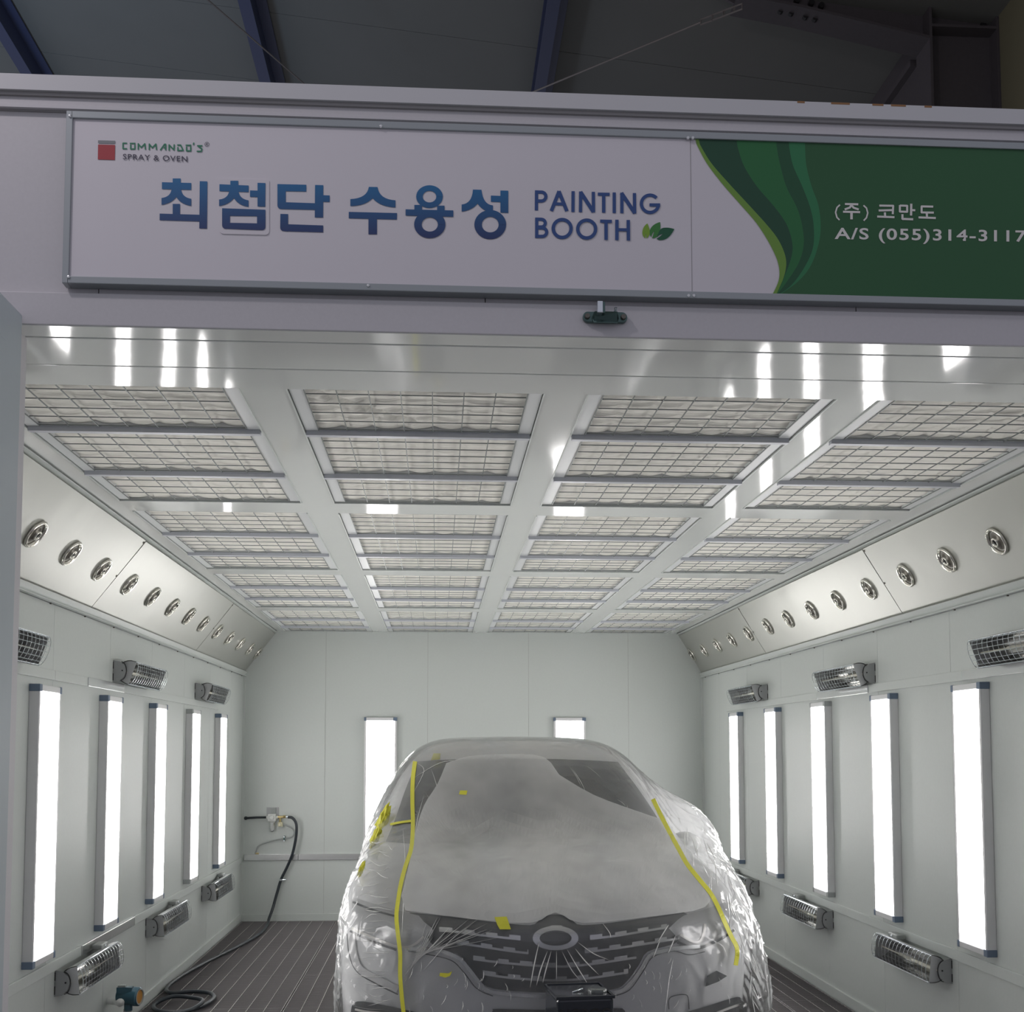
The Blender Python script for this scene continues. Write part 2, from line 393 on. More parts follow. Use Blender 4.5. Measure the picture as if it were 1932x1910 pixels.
# tie cables
P = at(930, 205, 1, 8.2); Q = at(1322, 42, 1, 7.2)
b = MB().m('cable').tube([P, Q], .006, 5); t = b.build('tie_cable'); tag(t, 'thin steel bracing cable rising to the bolted rafter end', 'cable')
b = MB().m('cable')
R_ = at(1400, 12, 1, 7.0); dirv = (R_-Q)
for f0 in (0, .3, .55, .8):
    c0 = Q+dirv*f0; c1 = Q+dirv*min(1, f0+.28); s_ = Vector((0, 0, .018))
    b.tube([c0-s_, c0+s_, c1+s_, c1-s_], .006, 5, closed=True)
b.build('turnbuckle', t)
b = MB().m('cable').tube([at(385, -6, 1, 7.5), at(585, 168, 1, 8.6)], .006, 5)
tag(b.build('tie_cable'), 'thin steel bracing cable crossing the blue purlin above the sign', 'cable')
b = MB().m('black_rubber').tube(smooth_path([(-.86, 3.05, 3.225), (-.84, 3.04, 3.245), (-.80, 3.03, 3.248), (-.75, 3.03, 3.238), (-.68, 3.04, 3.236)], 5), .014, 8)
tag(b.build('hose_end', smooth=True), 'short black hose end lying on top of the booth header', 'hose')

# ------------------------------------------------------------------ ceiling filters
def wire_mesh(w, l):
    b = MB().m('wire'); nx = 7; ny = max(4, round(l/.108)); x0 = .045; y0 = .012
    for i in range(nx+1): 
        x = x0+(w-2*x0)*i/nx; b.tube([(x, y0, -.006), (x, l-y0, -.006)], .0022, 4, cap=False)
    for j in range(ny+1):
        y = y0+(l-2*y0)*j/ny; b.tube([(x0, y, -.002), (w-x0, y, -.002)], .0022, 4, cap=False)
    return b.mesh('wire_grid')
def pad_mesh(w, l, seed, fold=0):
    nx, ny = 42, 36; b = MB().m('pad'); vs = []
    for j in range(ny+1):
        for i in range(nx+1):
            u, v = i/nx, j/ny
            z = .010-.010*abs(math.sin(PI*7*u))**.7*abs(math.sin(PI*5.5*v))**.7
            z += .006*noise.noise((u*3+seed*9, v*16+seed, 1.3))+.004*noise.noise((u*9, v*30+seed*4, 7.7))
            if fold:
                d = abs(v-(.15+.8*(u if fold > 0 else 1-u)*1.8)); 
                if (u < .5 if fold > 0 else u > .5): z += .02*math.exp(-(d/.05)**2)-.006*math.exp(-((d-.09)/.04)**2)
            vs.append((.02+(w-.04)*u, l*v, z))
    b.add(vs, [(j*(nx+1)+i, j*(nx+1)+i+1, (j+1)*(nx+1)+i+1, (j+1)*(nx+1)+i) for j in range(ny) for i in range(nx)])
    return b.mesh('filter_pad', smooth=True)
cache = {}
cols = [(a[1], c[0]) for a, c in zip(xe[:-1], xe[1:])]
rown = ['front', 'middle', 'rear']
for gi, g in enumerate(groups):
    for ci, (x0, x1) in enumerate(cols):
        for r in range(3):
            w = round(x1-x0-.012, 3); y0 = g[r]+(.003 if r == 0 else .016); l = round(g[r+1]-y0-(.012 if r == 2 else .016), 3)
            e = empty('ceiling_filter', (x0+.006, y0, ZC+.006))
            tag(e, f'wire-backed white ceiling filter, {ORD[ci]} column from left, {rown[r]} row of {ORD[gi]} bay from door', 'filter', 'ceiling filters')
            k = ('w', w, l)
            if k not in cache: cache[k] = wire_mesh(w, l)
            o = bpy.data.objects.new('wire_grid', cache[k]); COL.objects.link(o); o.parent = e
            fold = 1 if (gi, ci, r) == (0, 1, 0) else (-1 if (gi, ci, r) in ((0, 0, 2), (0, 1, 2)) else 0)
            sd = (gi*7+ci*3+r) % 4; k = ('p', w, l, sd, fold)
            if k not in cache: cache[k] = pad_mesh(w, l, sd, fold)
            o = bpy.data.objects.new('filter_pad', cache[k]); COL.objects.link(o); o.parent = e; o.location = (0, 0, .003)
            k = ('f', w, l)
            if k not in cache:
                b = MB().m('filter_frame').box(0, .042, 0, l, -.004, .03).box(w-.042, w, 0, l, -.004, .03).box(.042, w-.042, 0, .010, -.002, .03).box(.042, w-.042, l-.010, l, -.002, .03)
                cache[k] = b.mesh('frame')
            o = bpy.data.objects.new('frame', cache[k]); COL.objects.link(o); o.parent = e
            if r < 2:
                k = ('b', w, l)
                if k not in cache: cache[k] = MB().m('filter_bar').box(.002, w-.002, l, l+.026, -.020, .0).mesh('cross_bar')
                o = bpy.data.objects.new('cross_bar', cache[k]); COL.objects.link(o); o.parent = e

# ------------------------------------------------------------------ wall light panels
def make_lamp(cap='cap_blue'):
    # local: x out of the wall 0..0.045, y 0..0.29 along the wall, z 0..1.22
    e = empty('light_panel'); W_, H_, D_ = .30, 1.22, .045
    b = MB().m('lamp_body').box(0, D_-.004, .004, W_-.004, .012, H_-.012)
    b.box(D_-.006, D_, .004, .022, .02, H_-.02).box(D_-.006, D_, W_-.022, W_-.004, .02, H_-.02)
    b.build('housing', e, bevel=.003)
    b = MB().m('diffuser').box(D_-.006, D_-.0015, .022, W_-.022, .032, H_-.032); b.build('diffuser', e)
    for z0, z1 in ((0, .032), (H_-.032, H_)):
        b = MB().m(cap).box(0, D_+.003, 0, .035, z0, z1).box(0, D_+.003, W_-.02, W_, z0, z1)
        b.m('lamp_body').box(.003, D_+.001, .035, W_-.02, z0+.002, z1-.002)
        b.build('end_cap', e, bevel=.003)
    return e
lampA = make_lamp(); lampB = make_lamp('cap_grey'); used = set()
def place_lamp(src, loc, rz, mirror, label, group):
    e = src if id(src) not in used else copy_tree(src); used.add(id(src))
    e.location = loc; e.rotation_euler = (0, 0, rz); e.scale = (1, mirror, 1); tag(e, label, 'light panel', group); return e
zz = .602
for i, y in enumerate((4.085, 5.141, 6.190, 7.243, 8.30, 9.366)):  # nearest panel is unseen, added to light the front of the car
    place_lamp(lampB if i == 4 else lampA, (XL, y, zz), 0, 1, f'lit tall white light panel on left wall, {ORD[i]} from the door', 'lit wall panels')
for i, y in enumerate((4.01, 5.057, 6.097, 7.154, 8.222, 9.276)):  # here too the nearest panel is an unseen addition lighting the car
    place_lamp(lampB if i == 3 else lampA, (XR, y, .618), PI, -1, f'lit tall white light panel on right wall, {ORD[i]} from the door', 'lit wall panels')
place_lamp(lampA, (-.366, YB, .61), -PI/2, -1, 'lit light panel on back wall left of the wrapped car', 'lit wall panels').scale = (1, -1, 1)
place_lamp(lampA, (1.367, YB, .61), -PI/2, -1, 'lit light panel on back wall, mostly hidden behind the car roof', 'lit wall panels')
for o in bpy.data.objects:
    pass

# ------------------------------------------------------------------ round air nozzles on the sloping panels
def make_nozzle():
    e = empty('air_nozzle')
    b = MB().m('chrome').lathe([(.050, -.002), (.064, -.001), (.066, .006), (.060, .013), (.054, .011), (.050, .002), (.049, -.010)], (0, 0, 0), (0, 0, 1), 32)
    b.build('rim', e, smooth=True)
    b = MB().m('nozzle_dark').lathe([(.050, .002), (.046, -.004), (.028, .010), (.022, .014)], (0, 0, 0), (0, 0, 1), 28); b.build('cone', e, smooth=True)
    b = MB().m('chrome').lathe([(.022, .012), (.021, .018), (.016, .018), (.014, .010)], (0, 0, 0), (0, 0, 1), 24); 
    b.m('black_hole').lathe([(.016, .012), (0, .011)], (0, 0, 0), (0, 0, 1), 24); b.build('nozzle', e, smooth=True)
    return e
nz = make_nozzle(); first = True
ysL = [4.763, 5.225, 5.698, 6.208, 6.708, 7.206, 7.684, 8.153, 8.676, 9.172, 9.678, 10.171, 10.617]
ysR = [4.72, 5.206, 5.682, 6.187, 6.678, 7.169, 7.662, 8.141, 8.661, 9.16, 9.651, 10.145, 10.629]
for side, ys, xw, xc in (('left', ysL, XL, XCL), ('right', ysR, XR, XCR)):
    d = Vector((xc-xw, 0, ZC-.02-ZBL)); s = 1 if xc > xw else -1; nn = Vector((d.z*s, 0, -d.x*s)).normalized()
    c = Vector((xw, 0, ZBL))+d*(.485 if s > 0 else .50)
    q = nn.to_track_quat('Z', 'X')
    for i, y in enumerate(ys):
        e = nz if first else copy_tree(nz); first = False
        e.location = (c.x+nn.x*.001, y, c.z+nn.z*.001); e.rotation_mode = 'QUATERNION'; e.rotation_quaternion = q
        tag(e, f'round chrome-rimmed air nozzle on the {side} sloping panel, {ORD[i]} from the door', 'air nozzle', f'air nozzles on the {side} slope')

# ------------------------------------------------------------------ infrared heaters
def make_heater(kind):
    e = empty('infrared_heater'); L_ = .72; up_ = kind == 'up'
    tilt = math.radians(-19 if up_ else 6)      # opening turned down for the upper row, up a little for the lower
    def rot(x, z):
        cx_, cz_ = .055, .062
        dx, dz = x-cx_, z-cz_
        return (cx_+dx*math.cos(tilt)-dz*math.sin(tilt), cz_+dx*math.sin(tilt)+dz*math.cos(tilt))
    # wall brackets at both ends
    for y in (0, L_-.004):
        b = MB().m('steel_plate')
        pr = [(0, 0), (0, .118), (.035, .112), (.062, .09), (.070, .06), (.060, .028), (.035, .004)]
        b.prism([(x, y, z) for x, z in pr], (0, .003, 0)); 
        b.box(0, .003, y, y+.02, 0, .118)
        b.m('black_hole').tube([(.062*math.cos(a)*.45+.045, y-.002, .06+.05*math.sin(a)) for a in [k*PI/10-PI/2 for k in range(11)]], .0022, 4)
        for z0 in (.008, .072): b.box(-.0, .004, y-.0015, y+.001, z0, z0+.038)
        b.m('bolt').lathe([(0, -.003), (.004, -.003), (.004, 0)], (.05, y, .062), (0, 1, 0), 8)
        b.build('bracket', e)
    # reflector trough
    prof = []
    for k in range(13):
        a = PI*k/12; prof.append((.105-.078*math.sin(a)**.8, .064-.064*math.cos(a)))
    pts = [rot(x, z) for x, z in prof]; K = len(pts); b = MB().m('reflector')
    y0, y1 = .012, L_-.012
    outp = [rot(x-.004 if 0 < i < K-1 else x, z+(.003 if z > .064 else -.003)) for i, (x, z) in enumerate(prof)]
    vs = [(x, y0, z) for x, z in pts]+[(x, y1, z) for x, z in pts]; b.add(vs, [(i, i+1, K+i+1, K+i) for i in range(K-1)])
    vs = [(x, y0, z) for x, z in outp]+[(x, y1, z) for x, z in outp]; b.m('steel_plate').add(vs, [(i, K+i, K+i+1, i+1) for i in range(K-1)])
    for yy in (y0, y1): b.poly([(x, yy, z) for x, z in pts])
    b.build('reflector', e, auto=True)
    b = MB().m('quartz'); c0 = rot(.072, .060); b.tube([(c0[0], .06, c0[1]), (c0[0], .46, c0[1])], .0085, 10); b.tube([(c0[0], y0, c0[1]), (c0[0], y1, c0[1])], .004, 8)
    b.build('heating_tube', e, smooth=True)
    # wire guard
    b = MB().m('bright_steel'); arc = []
    for k in range(9):
        a = -PI/2+PI*k/8; arc.append(rot(.105+.022*math.cos(a), .064+.064*math.sin(a)))
    for x, z in arc: b.tube([(x, y0, z), (x, y1, z)], .0016, 4, cap=False)
    n_ = 15
    for k in range(n_+1):
        y = y0+(y1-y0)*k/n_; b.tube([(x, y, z) for x, z in arc], .0014, 4, cap=False)
    for x, z in (arc[0], arc[-1]): b.tube([(x, y0, z), (x, y1, z)], .0035, 6)
    b.build('wire_guard', e)
    if not up_:
        b = MB().m('grey_plastic'); c1 = rot(.06, .14); b.box(c1[0]-.03, c1[0]+.02, .50, .62, c1[1]-.012, c1[1]+.012); b.m('bright_steel').lathe([(.008, 0), (.006, .006), (0, .006)], (c1[0]+.021, .56, c1[1]), (1, 0, 0), 10)
        b.build('terminal_box', e, bevel=.006)
    return e
hu = make_heater('up'); hd = make_heater('down'); usedh = set()
def place_heater(src, x, y, z, rz, mir, label, group):
    e = src if id(src) not in usedh else copy_tree(src); usedh.add(id(src))
    e.location = (x, y, z); e.rotation_euler = (0, 0, rz); e.scale = (1, mir, 1); tag(e, label, 'heater', group)
for i, y in enumerate((4.30, 6.437, 8.585)):
    place_heater(hu, XL, y, 1.905, 0, 1, f'wire-guarded infrared heater high on left wall, {ORD[i]} from the door', 'upper heaters')
    place_heater(hu, XR, y-.02, 1.907, PI, -1, f'wire-guarded infrared heater high on right wall, {ORD[i]} from the door', 'upper heaters')
for i, y in enumerate((5.587, 7.272, 8.95)):
    place_heater(hd, XL, y, .398, 0, 1, f'wire-guarded infrared heater low on left wall, {ORD[i]} from the door', 'lower heaters')
for i, y in enumerate((5.52, 7.20, 8.88)):
    place_heater(hd, XR, y, .413, PI, -1, f'wire-guarded infrared heater low on right wall, {ORD[i]} from the door', 'lower heaters')

# ------------------------------------------------------------------ aluminium cable trunking
def trunk(name_label, segs, fixed, z0, z1, axis):
    b = MB()
    for k, (a, c, bright) in enumerate(segs):
        b.m('aluminium' if bright else 'booth_wall'); t = .016 if bright else .012
        if axis == 'y':
            s = 1 if fixed < 0 else -1
            b.box(min(fixed, fixed+s*t), max(fixed, fixed+s*t), a+.001, c-.001, z0, z1)
        else: b.box(a+.001, c-.001, fixed-t, fixed, z0, z1)
    tag(b.build('cable_trunking', bevel=.002), name_label, 'trunking', 'cable trunking')
trunk('narrow white trunking along upper left wall with one aluminium cover', [(3.0, 5.45, 0), (5.45, 5.95, 0), (5.95, 6.62, 1), (6.62, 9.50, 0)], XL, 1.855, 1.900, 'y')
trunk('narrow aluminium trunking along upper right wall', [(3.0, 5.3, 1), (5.3, 6.5, 0), (6.5, 7.4, 1), (7.4, 9.77, 0)], XR, 1.858, 1.906, 'y')
trunk('narrow trunking below the light panels on the left wall', [(3.0, 5.95, 0), (5.95, 6.47, 1), (6.47, 6.96, 1), (6.96, 10.67, 0)], XL, .520, .570, 'y')
trunk('narrow trunking below the light panels on the right wall', [(3.0, 7.6, 0), (7.6, 10.67, 0)], XR, .535, .585, 'y')
trunk('aluminium trunking along the back wall behind the car', [(XL+.03, -1.25, 1), (-1.25, .9, 1), (.9, XR-.03, 1)], YB, .541, .595, 'x')

# ------------------------------------------------------------------ floor gratings
gx = [XL+.02, -.905, .095, 1.095, 2.095, XR-.02]; gy = [6.10, 7.12, 8.14, 9.16, 9.58, 10.68]
gc = {}
for j in range(5):
    for i in range(5):
        w = round(gx[i+1]-gx[i]-.008, 3); l = round(gy[j+1]-gy[j]-.006, 3)
        if (w, l) not in gc:
            b = MB().m('grate'); n = int(l/.03)
            for k in range(n+1): y = (l-.003)*k/n; b.box(0, w, y, y+.003, -.030, -.001)
            for x in (0, w-.004): b.box(x, x+.004, 0, l, -.03, .0005)
            b.m('grate_rod'); n = max(2, round(w/.098))
            for k in range(n+1):
                x = .003+(w-.006)*k/n; pts = [(x+.0012*((m_ % 2)*2-1), l*m_/34, -.001) for m_ in range(35)]; b.tube(pts, .0021, 4, cap=False)
            gc[(w, l)] = b.mesh('floor_grating')
        o = bpy.data.objects.new('floor_grating', gc[(w, l)]); COL.objects.link(o); o.location = (gx[i]+.004, gy[j]+.003, 0)
        tag(o, f'dark steel floor grating, {ORD[i]} strip from left wall, {ORD[4-j]} row from the back wall', 'floor grating', 'floor gratings')
b = MB().m('pit')
for x in gx[1:-1]: b.box(x-.03, x+.03, 6.1, YB, -.35, -.031)
for y in gy[:-1]: b.box(XL, XR, y-.02, y+.02, -.35, -.031)
b.m('booth_wall').box(XL, XL+.03, 6.1, YB, -.1, -.035).box(XR-.03, XR, 6.1, YB, -.1, -.035)
struct(b.build('floor_bearers'))

# ------------------------------------------------------------------ air regulator, tubes and hose
Yr = 10.66
e = empty('air_regulator', (-1.483, YB, .93)); tag(e, 'wall-mounted compressed air regulator with clear bowl and brass tee', 'air regulator')
b = MB().m('steel_plate').box(-.055, .055, -.006, 0, -.02, .085); b.m('grey_plastic').box(-.012, .030, -.03, -.006, .0, .08); b.build('mounting_plate', e)
b = MB().m('white_plastic').box(-.035, .035, -.075, -.01, -.035, .028); b.lathe([(.022, 0), (.022, .02), (.014, .026), (0, .026)], (0, -.075, -.003), (0, -1, 0), 20)
b.lathe([(0, -.052), (.016, -.052), (.016, .052), (0, .052)], (0, -.042, -.003), (1, 0, 0), 14)
b.build('valve_body', e, bevel=.006)
b = MB().m('bowl_clear').lathe([(.026, -.035), (.026, -.11), (.020, -.132), (0, -.136)], (0, -.042, 0), (0, 0, 1), 20); b.m('white_plastic').lathe([(.027, -.034), (.028, -.05), (.026, -.05)], (0, -.042, 0), (0, 0, 1), 20)
b.build('filter_bowl', e, smooth=True)
b = MB().m('black_rubber').tube([(-.052, -.042, -.002), (-.14, -.040, -.003), (-.235, -.036, -.009)], .010, 10).lathe([(0, -.008), (.016, -.008), (.016, .008), (0, .008)], (-.235, -.034, -.009), (0, 1, 0), 14)
b.build('inlet_pipe', e, smooth=True)
b = MB().m('brass').tube([(.045, -.042, 0), (.10, -.042, 0)], .011, 10).tube([(.072, -.042, 0), (.072, -.042, -.045)], .010, 10).tube([(.098, -.042, .002), (.122, -.042, .002)], .014, 6)
b.m('bright_steel').tube([(.122, -.042, .002), (.145, -.042, .001)], .010, 10)
b.build('brass_tee', e, auto=True)
b = MB().m('cream_plastic').box(.055, .095, -.065, -.03, -.085, -.045).lathe([(.015, 0), (.012, .02), (0, .02)], (.072, -.065, -.066), (0, -1, 0), 12); b.m('brass').box(.06, .08, -.068, -.064, -.075, -.062)
b.build('drain_valve', e, bevel=.004)
# thin grey tube on the wall
pts = [(-1.383, 10.65, .862), (-1.35, 10.66, .852), (-1.305, 10.675, .828), (-1.287, 10.68, .79), (-1.305, 10.68, .752), (-1.374, 10.682, .735), (-1.47, 10.682, .718), (-1.575, 10.682, .688), (-1.615, 10.682, .655), (-1.632, 10.682, .601)]
b = MB().m('grey_rubber').tube(smooth_path(pts, 6), .0065, 8); t = b.build('air_tube', smooth=True); tag(t, 'thin grey air tube looping down the back wall below the regulator', 'tube')
b = MB().m('galv_green').box(-1.381, -1.367, 10.668, 10.70, .712, .76); b.m('bright_steel').lathe([(0, -.012), (.006, -.012), (.006, 0)], (-1.374, 10.668, .752), (0, 1, 0), 10).lathe([(0, -.012), (.006, -.012), (.006, 0)], (-1.374, 10.668, .718), (0, 1, 0), 10)
b.build('tube_clip', t)
b = MB().m('brass').tube([(-1.632, 10.682, .604), (-1.60, 10.682, .604)], .007, 8); b.build('tube_elbow', t)
# black hose
pts = [(-1.337, 10.618, .931), (-1.30, 10.615, .926), (-1.266, 10.61, .885), (-1.257, 10.61, .82), (-1.268, 10.62, .72), (-1.295, 10.63, .60), (-1.34, 10.65, .49), (-1.395, 10.66, .375), (-1.43, 10.65, .25), (-1.462, 10.62, .12), (-1.485, 10.55, .035), (-1.474, 10.40, .016), (-1.459, 9.9, .016), (-1.519, 9.34, .016), (-1.596, 8.878, .016), (-1.665, 8.46, .016), (-1.715, 8.05, .016), (-1.722, 7.7, .016),
       (-1.66, 7.52, .016), (-1.55, 7.56, .016), (-1.42, 7.50, .018), (-1.36, 7.34, .018), (-1.39, 7.12, .016), (-1.50, 6.97, .016), (-1.62, 7.02, .016), (-1.68, 7.18, .018), (-1.60, 7.27, .045), (-1.48, 7.24, .045), (-1.39, 7.15, .04), (-1.45, 6.99, .016), (-1.60, 6.86, .016), (-1.70, 6.72, .016), (-1.72, 6.55, .016)]
b = MB().m('black_rubber').tube(smooth_path(pts, 8), .0125, 10); t = b.build('air_hose', smooth=True); tag(t, 'black rubber air hose running from the regulator to a coil on the floor', 'hose')
b = MB().m('bright_steel').box(-1.41, -1.385, 10.64, 10.70, .362, .378).lathe([(0, 0), (.008, 0), (.008, .03), (0, .03)], (-1.385, 10.655, .37), (1, 0, 0), 10); b.build('hose_clip', t)

# pressure transmitter low on the left wall
gcx, gcy, gcz = XL+.135, 6.42, .225
e = empty('pressure_transmitter', (XL, gcy, .225)); tag(e, 'dark teal gauge head with orange window on pipe beside left wall', 'gauge')
b = MB().m('teal_paint').lathe([(0, -.055), (.038, -.055), (.042, -.048), (.042, .030), (.050, .034), (.050, .060), (.044, .066), (.036, .066)], (.125, 0, 0), (.97, -.25, 0), 28)
b.tube([(.125, 0, -.04), (.125, 0, -.075)], .022, 14); b.box(.07, .15, -.035, .005, .02, .052)
b.build('housing', e, auto=True)
b = MB().m('orange_window').lathe([(0, .0605), (.037, .0605)], (.125, 0, 0), (.97, -.25, 0), 24); b.m('grey_rubber').lathe([(.037, .0605), (.037, .068), (.043, .068)], (.125, 0, 0), (.97, -.25, 0), 24); b.build('display_window', e)
b = MB().m('grey_plastic').box(.075, .115, -.03, .0, .05, .062); b.build('name_plate', e)
b = MB().m('white_plastic').tube(smooth_path([(0, .05, -.035), (.05, .03, -.035), (.075, -.015, -.03), (.092, -.045, -.022)], 6), .017, 12).lathe([(.02, 0), (.022, .012), (0, .016)], (.092, -.045, -.022), (.4, -.9, 0), 12); b.build('conduit_elbow', e, smooth=True)
b = MB().m('steel_plate').tube([(.125, 0, -.07), (.125, 0, -.225)], .020, 14); b.tube([(.103, .01, -.07), (.103, .01, -.225)], .006, 8); b.build('pipe', e, smooth=True)

# latch plate on the header
hx, hz = .422, 2.633
e = empty('latch_keeper', (hx, YF, hz)); tag(e, 'dark green metal latch keeper screwed to the header edge below the sign', 'latch')
b = MB().m('galv_green')
outl = []
for k in range(24):
    a = 2*PI*k/24; cx_ = .043 if math.cos(a) > 0 else -.043
    outl.append((cx_+.014*math.cos(a), -.012, .014*math.sin(a)))
b.prism(outl, (0, .012, 0)); b.prism([(-.035, -.012, -.004), (-.030, -.020, -.018), (.030, -.020, -.018), (.035, -.012, -.004), (.03, -.030, .008), (-.03, -.030, .008)], (0, .006, 0))
b.build('plate', e, bevel=.003)
b = MB().m('bright_steel').box(-.024, -.010, -.042, -.014, .000, .030); b.m('galv_green').box(-.010, -.004, -.040, -.012, .000, .029); b.build('catch', e, bevel=.0015)
for x in (-.046, .046):
    b = MB().m('nozzle_dark').lathe([(0, -.008), (.006, -.008), (.0075, 0)], (x, -.012, 0), (0, 1, 0), 12); b.build('screw', e)
b = MB().m('bright_steel').lathe([(0, -.012), (.004, -.012), (.005, 0)], (.026, -.014, .012), (0, .6, -.8), 10); b.build('pin', e)

# ------------------------------------------------------------------ signboard
YS = 2.862
sg = empty('signboard', (.9, YS, 2.90)); tag(sg, 'long white and green painting booth signboard in a grey metal frame', 'sign')
def sp(px, py, off=0): p = at(px, py, 1, YS); return Vector((p.x, YS-off, p.z))
def reparent(o): o.parent = sg; o.matrix_parent_inverse = Matrix.Translation((-.9, -YS, -2.90)); return o
x0s, x1s, z0s, z1s = -.915, 2.75, 2.702, 3.106
b = MB().m('sign_white').box(x0s, .645, YS, YS+.02, z0s, z1s); reparent(b.build('white_panel'))
b = MB().m('sign_white').box(.6455, x1s, YS, YS+.02, z0s, z1s); reparent(b.build('green_panel'))
b = MB().m('sign_frame').box(x0s-.012, x0s+.004, YS-.006, YS+.03, z0s-.018, z1s+.018).box(x1s-.004, x1s+.014, YS-.006, YS+.03, z0s-.018, z1s+.018)
b.box(x0s, x1s, YS-.006, YS+.03, z1s, z1s+.018).box(x0s, x1s, YS-.006, YS+.03, z0s-.018, z0s)
reparent(b.build('frame', bevel=.0015))
for q in ((134, 222), (131, 525), (719, 241), (695, 541), (1297, 263), (1306, 263), (1298, 560), (1308, 560)):
    p = sp(*q, .006); b = MB().m('aluminium').lathe([(0, -.004), (.0035, -.003), (.0045, 0)], p, (0, 1, 0), 10); reparent(b.build('screw'))
b = MB().m('facade_groove').box(.6448, .6462, YS-.0005, YS+.01, z0s, z1s); reparent(b.build('panel_joint'))

def bez(seq, f):
    out = []; last = None
    for s in seq:
        if len(s) == 2: out.append(s); last = s
        else:
            cx_, cy_, x, y = s
            for k in range(1, 9):
                t = k/8; out.append(((1-t)**2*last[0]+2*t*(1-t)*cx_+t*t*x, (1-t)**2*last[1]+2*t*(1-t)*cy_+t*t*y))
            last = (x, y)
    return [f(*p) for p in out]
def fill(polys, name, mname, off):
    """flat print: every polygon triangulated, all in one lettering part"""
    bm = bmesh.new()
    for i_, P in enumerate(polys):
        P = [p for k_, p in enumerate(P) if (Vector(p)-Vector(P[k_-1])).length > 1e-5]
        vs = [bm.verts.new((p[0], YS-i_*.000008, p[2])) for p in P]
        try: f = bm.faces.new(vs)
        except Exception: continue
        f.normal_update(); bmesh.ops.triangulate(bm, faces=[f], ngon_method='EAR_CLIP')
    for v in bm.verts: v.co.y -= off
    bmesh.ops.recalc_face_normals(bm, faces=bm.faces)
    for f in bm.faces:
        f.normal_update()
        if f.normal.y > 0: f.normal_flip()
    me = bpy.data.meshes.new(name); bm.to_mesh(me); bm.free(); me.materials.append(MATS[mname])
    o = bpy.data.objects.new(name, me); COL.objects.link(o); return reparent(o)
def R2(x0, y0, x1, y1): return [(x0, y0), (x1, y0), (x1, y1), (x0, y1)]
def ring(cx_, cy_, ro, ri, f, ax=1, n=36, a0=0, a1=360):
    out = []
    for k in range(n):
        a, c = [math.radians(a0+(a1-a0)*q/n) for q in (k, k+1)]
        out.append([f(cx_+ax*ro*math.cos(a), cy_+ro*math.sin(a)), f(cx_+ax*ro*math.cos(c), cy_+ro*math.sin(c)), f(cx_+ax*ri*math.cos(c), cy_+ri*math.sin(c)), f(cx_+ax*ri*math.cos(a), cy_+ri*math.sin(a))])
    return out
def stroke(pts, w, f):
    out = []
    for i in range(len(pts)-1):
        (ax_, ay_), (bx_, by_) = pts[i], pts[i+1]; d = math.hypot(bx_-ax_, by_-ay_) or 1; nx, ny = -(by_-ay_)/d*w/2, (bx_-ax_)/d*w/2
        out.append([f(ax_+nx, ay_+ny), f(bx_+nx, by_+ny), f(bx_-nx, by_-ny), f(ax_-nx, ay_-ny)])
        if 0 < i: out.append([f(ax_+w/2*math.cos(t*PI/4), ay_+w/2*math.sin(t*PI/4)) for t in range(8)])
    return out
k1 = lambda x, y: sp(280+x*.18634, 320+y*.18634)
k2 = lambda x, y: sp(640+x*.17598, 330+y*.17598)
k3 = lambda x, y: sp(980+x*.16563, 340+y*.16563)
k4 = lambda x, y: sp(1540+x*.2029, 360+y*.2029)
k5 = lambda x, y: sp(160+x*.14493, 240+y*.14493)
kg = lambda x, y: sp(960+x*.5031, y*.5031)
# choe
P = [bez(R2(247, 92, 328, 140), k1), bez([(138, 130), (435, 138), (435, 208), (138, 200)], k1),
     bez([(236, 200), (332, 205), (345, 285, 435, 298), (435, 370), (330, 355, 283, 280), (235, 345, 134, 360), (134, 290), (225, 280, 236, 200)], k1),
     bez(R2(247, 350, 321, 460), k1), bez([(115, 448), (520, 460), (520, 527), (115, 515)], k1), bez([(521, 120), (598, 122), (594, 600), (516, 598)], k1)]
fill(P, 'lettering', 'ink_fade', .0012)
# cheom, on its own stuck-on square
b = MB().m('sign_white'); P = bez([(712, 95), (1205, 105), (1224, 106, 1224, 130), (1224, 620), (1224, 665, 1180, 665), (770, 655), (722, 653, 720, 610)], k1)
b.prism([Vector((p.x, YS-.0022, p.z)) for p in P], (0, .0022, 0)); reparent(b.build('stuck_on_square'))
P = [bez(R2(832, 120, 912, 170), k1), bez([(722, 155), (1017, 168), (1017, 235), (722, 225)], k1),
     bez([(820, 225), (915, 230), (928, 305, 1016, 318), (1016, 384), (915, 370, 868, 295), (820, 360, 718, 376), (718, 310), (808, 300, 820, 225)], k1),
     bez([(1031, 217), (1110, 220), (1110, 285), (1031, 283)], k1), bez([(1107, 141), (1187, 143), (1185, 382), (1107, 380)], k1),
     bez([(749, 398), (1187, 413), (1187, 480), (749, 474)], k1), bez([(749, 474), (828, 474), (828, 545), (828, 606), (785, 606), (750, 604, 749, 565)], k1),
     bez([(1102, 480), (1187, 480), (1187, 585), (1185, 619, 1150, 619), (1102, 618)], k1), bez([(828, 545), (1102, 551), (1102, 618), (828, 607)], k1)]
fill(P, 'lettering', 'ink_fade', .0034)
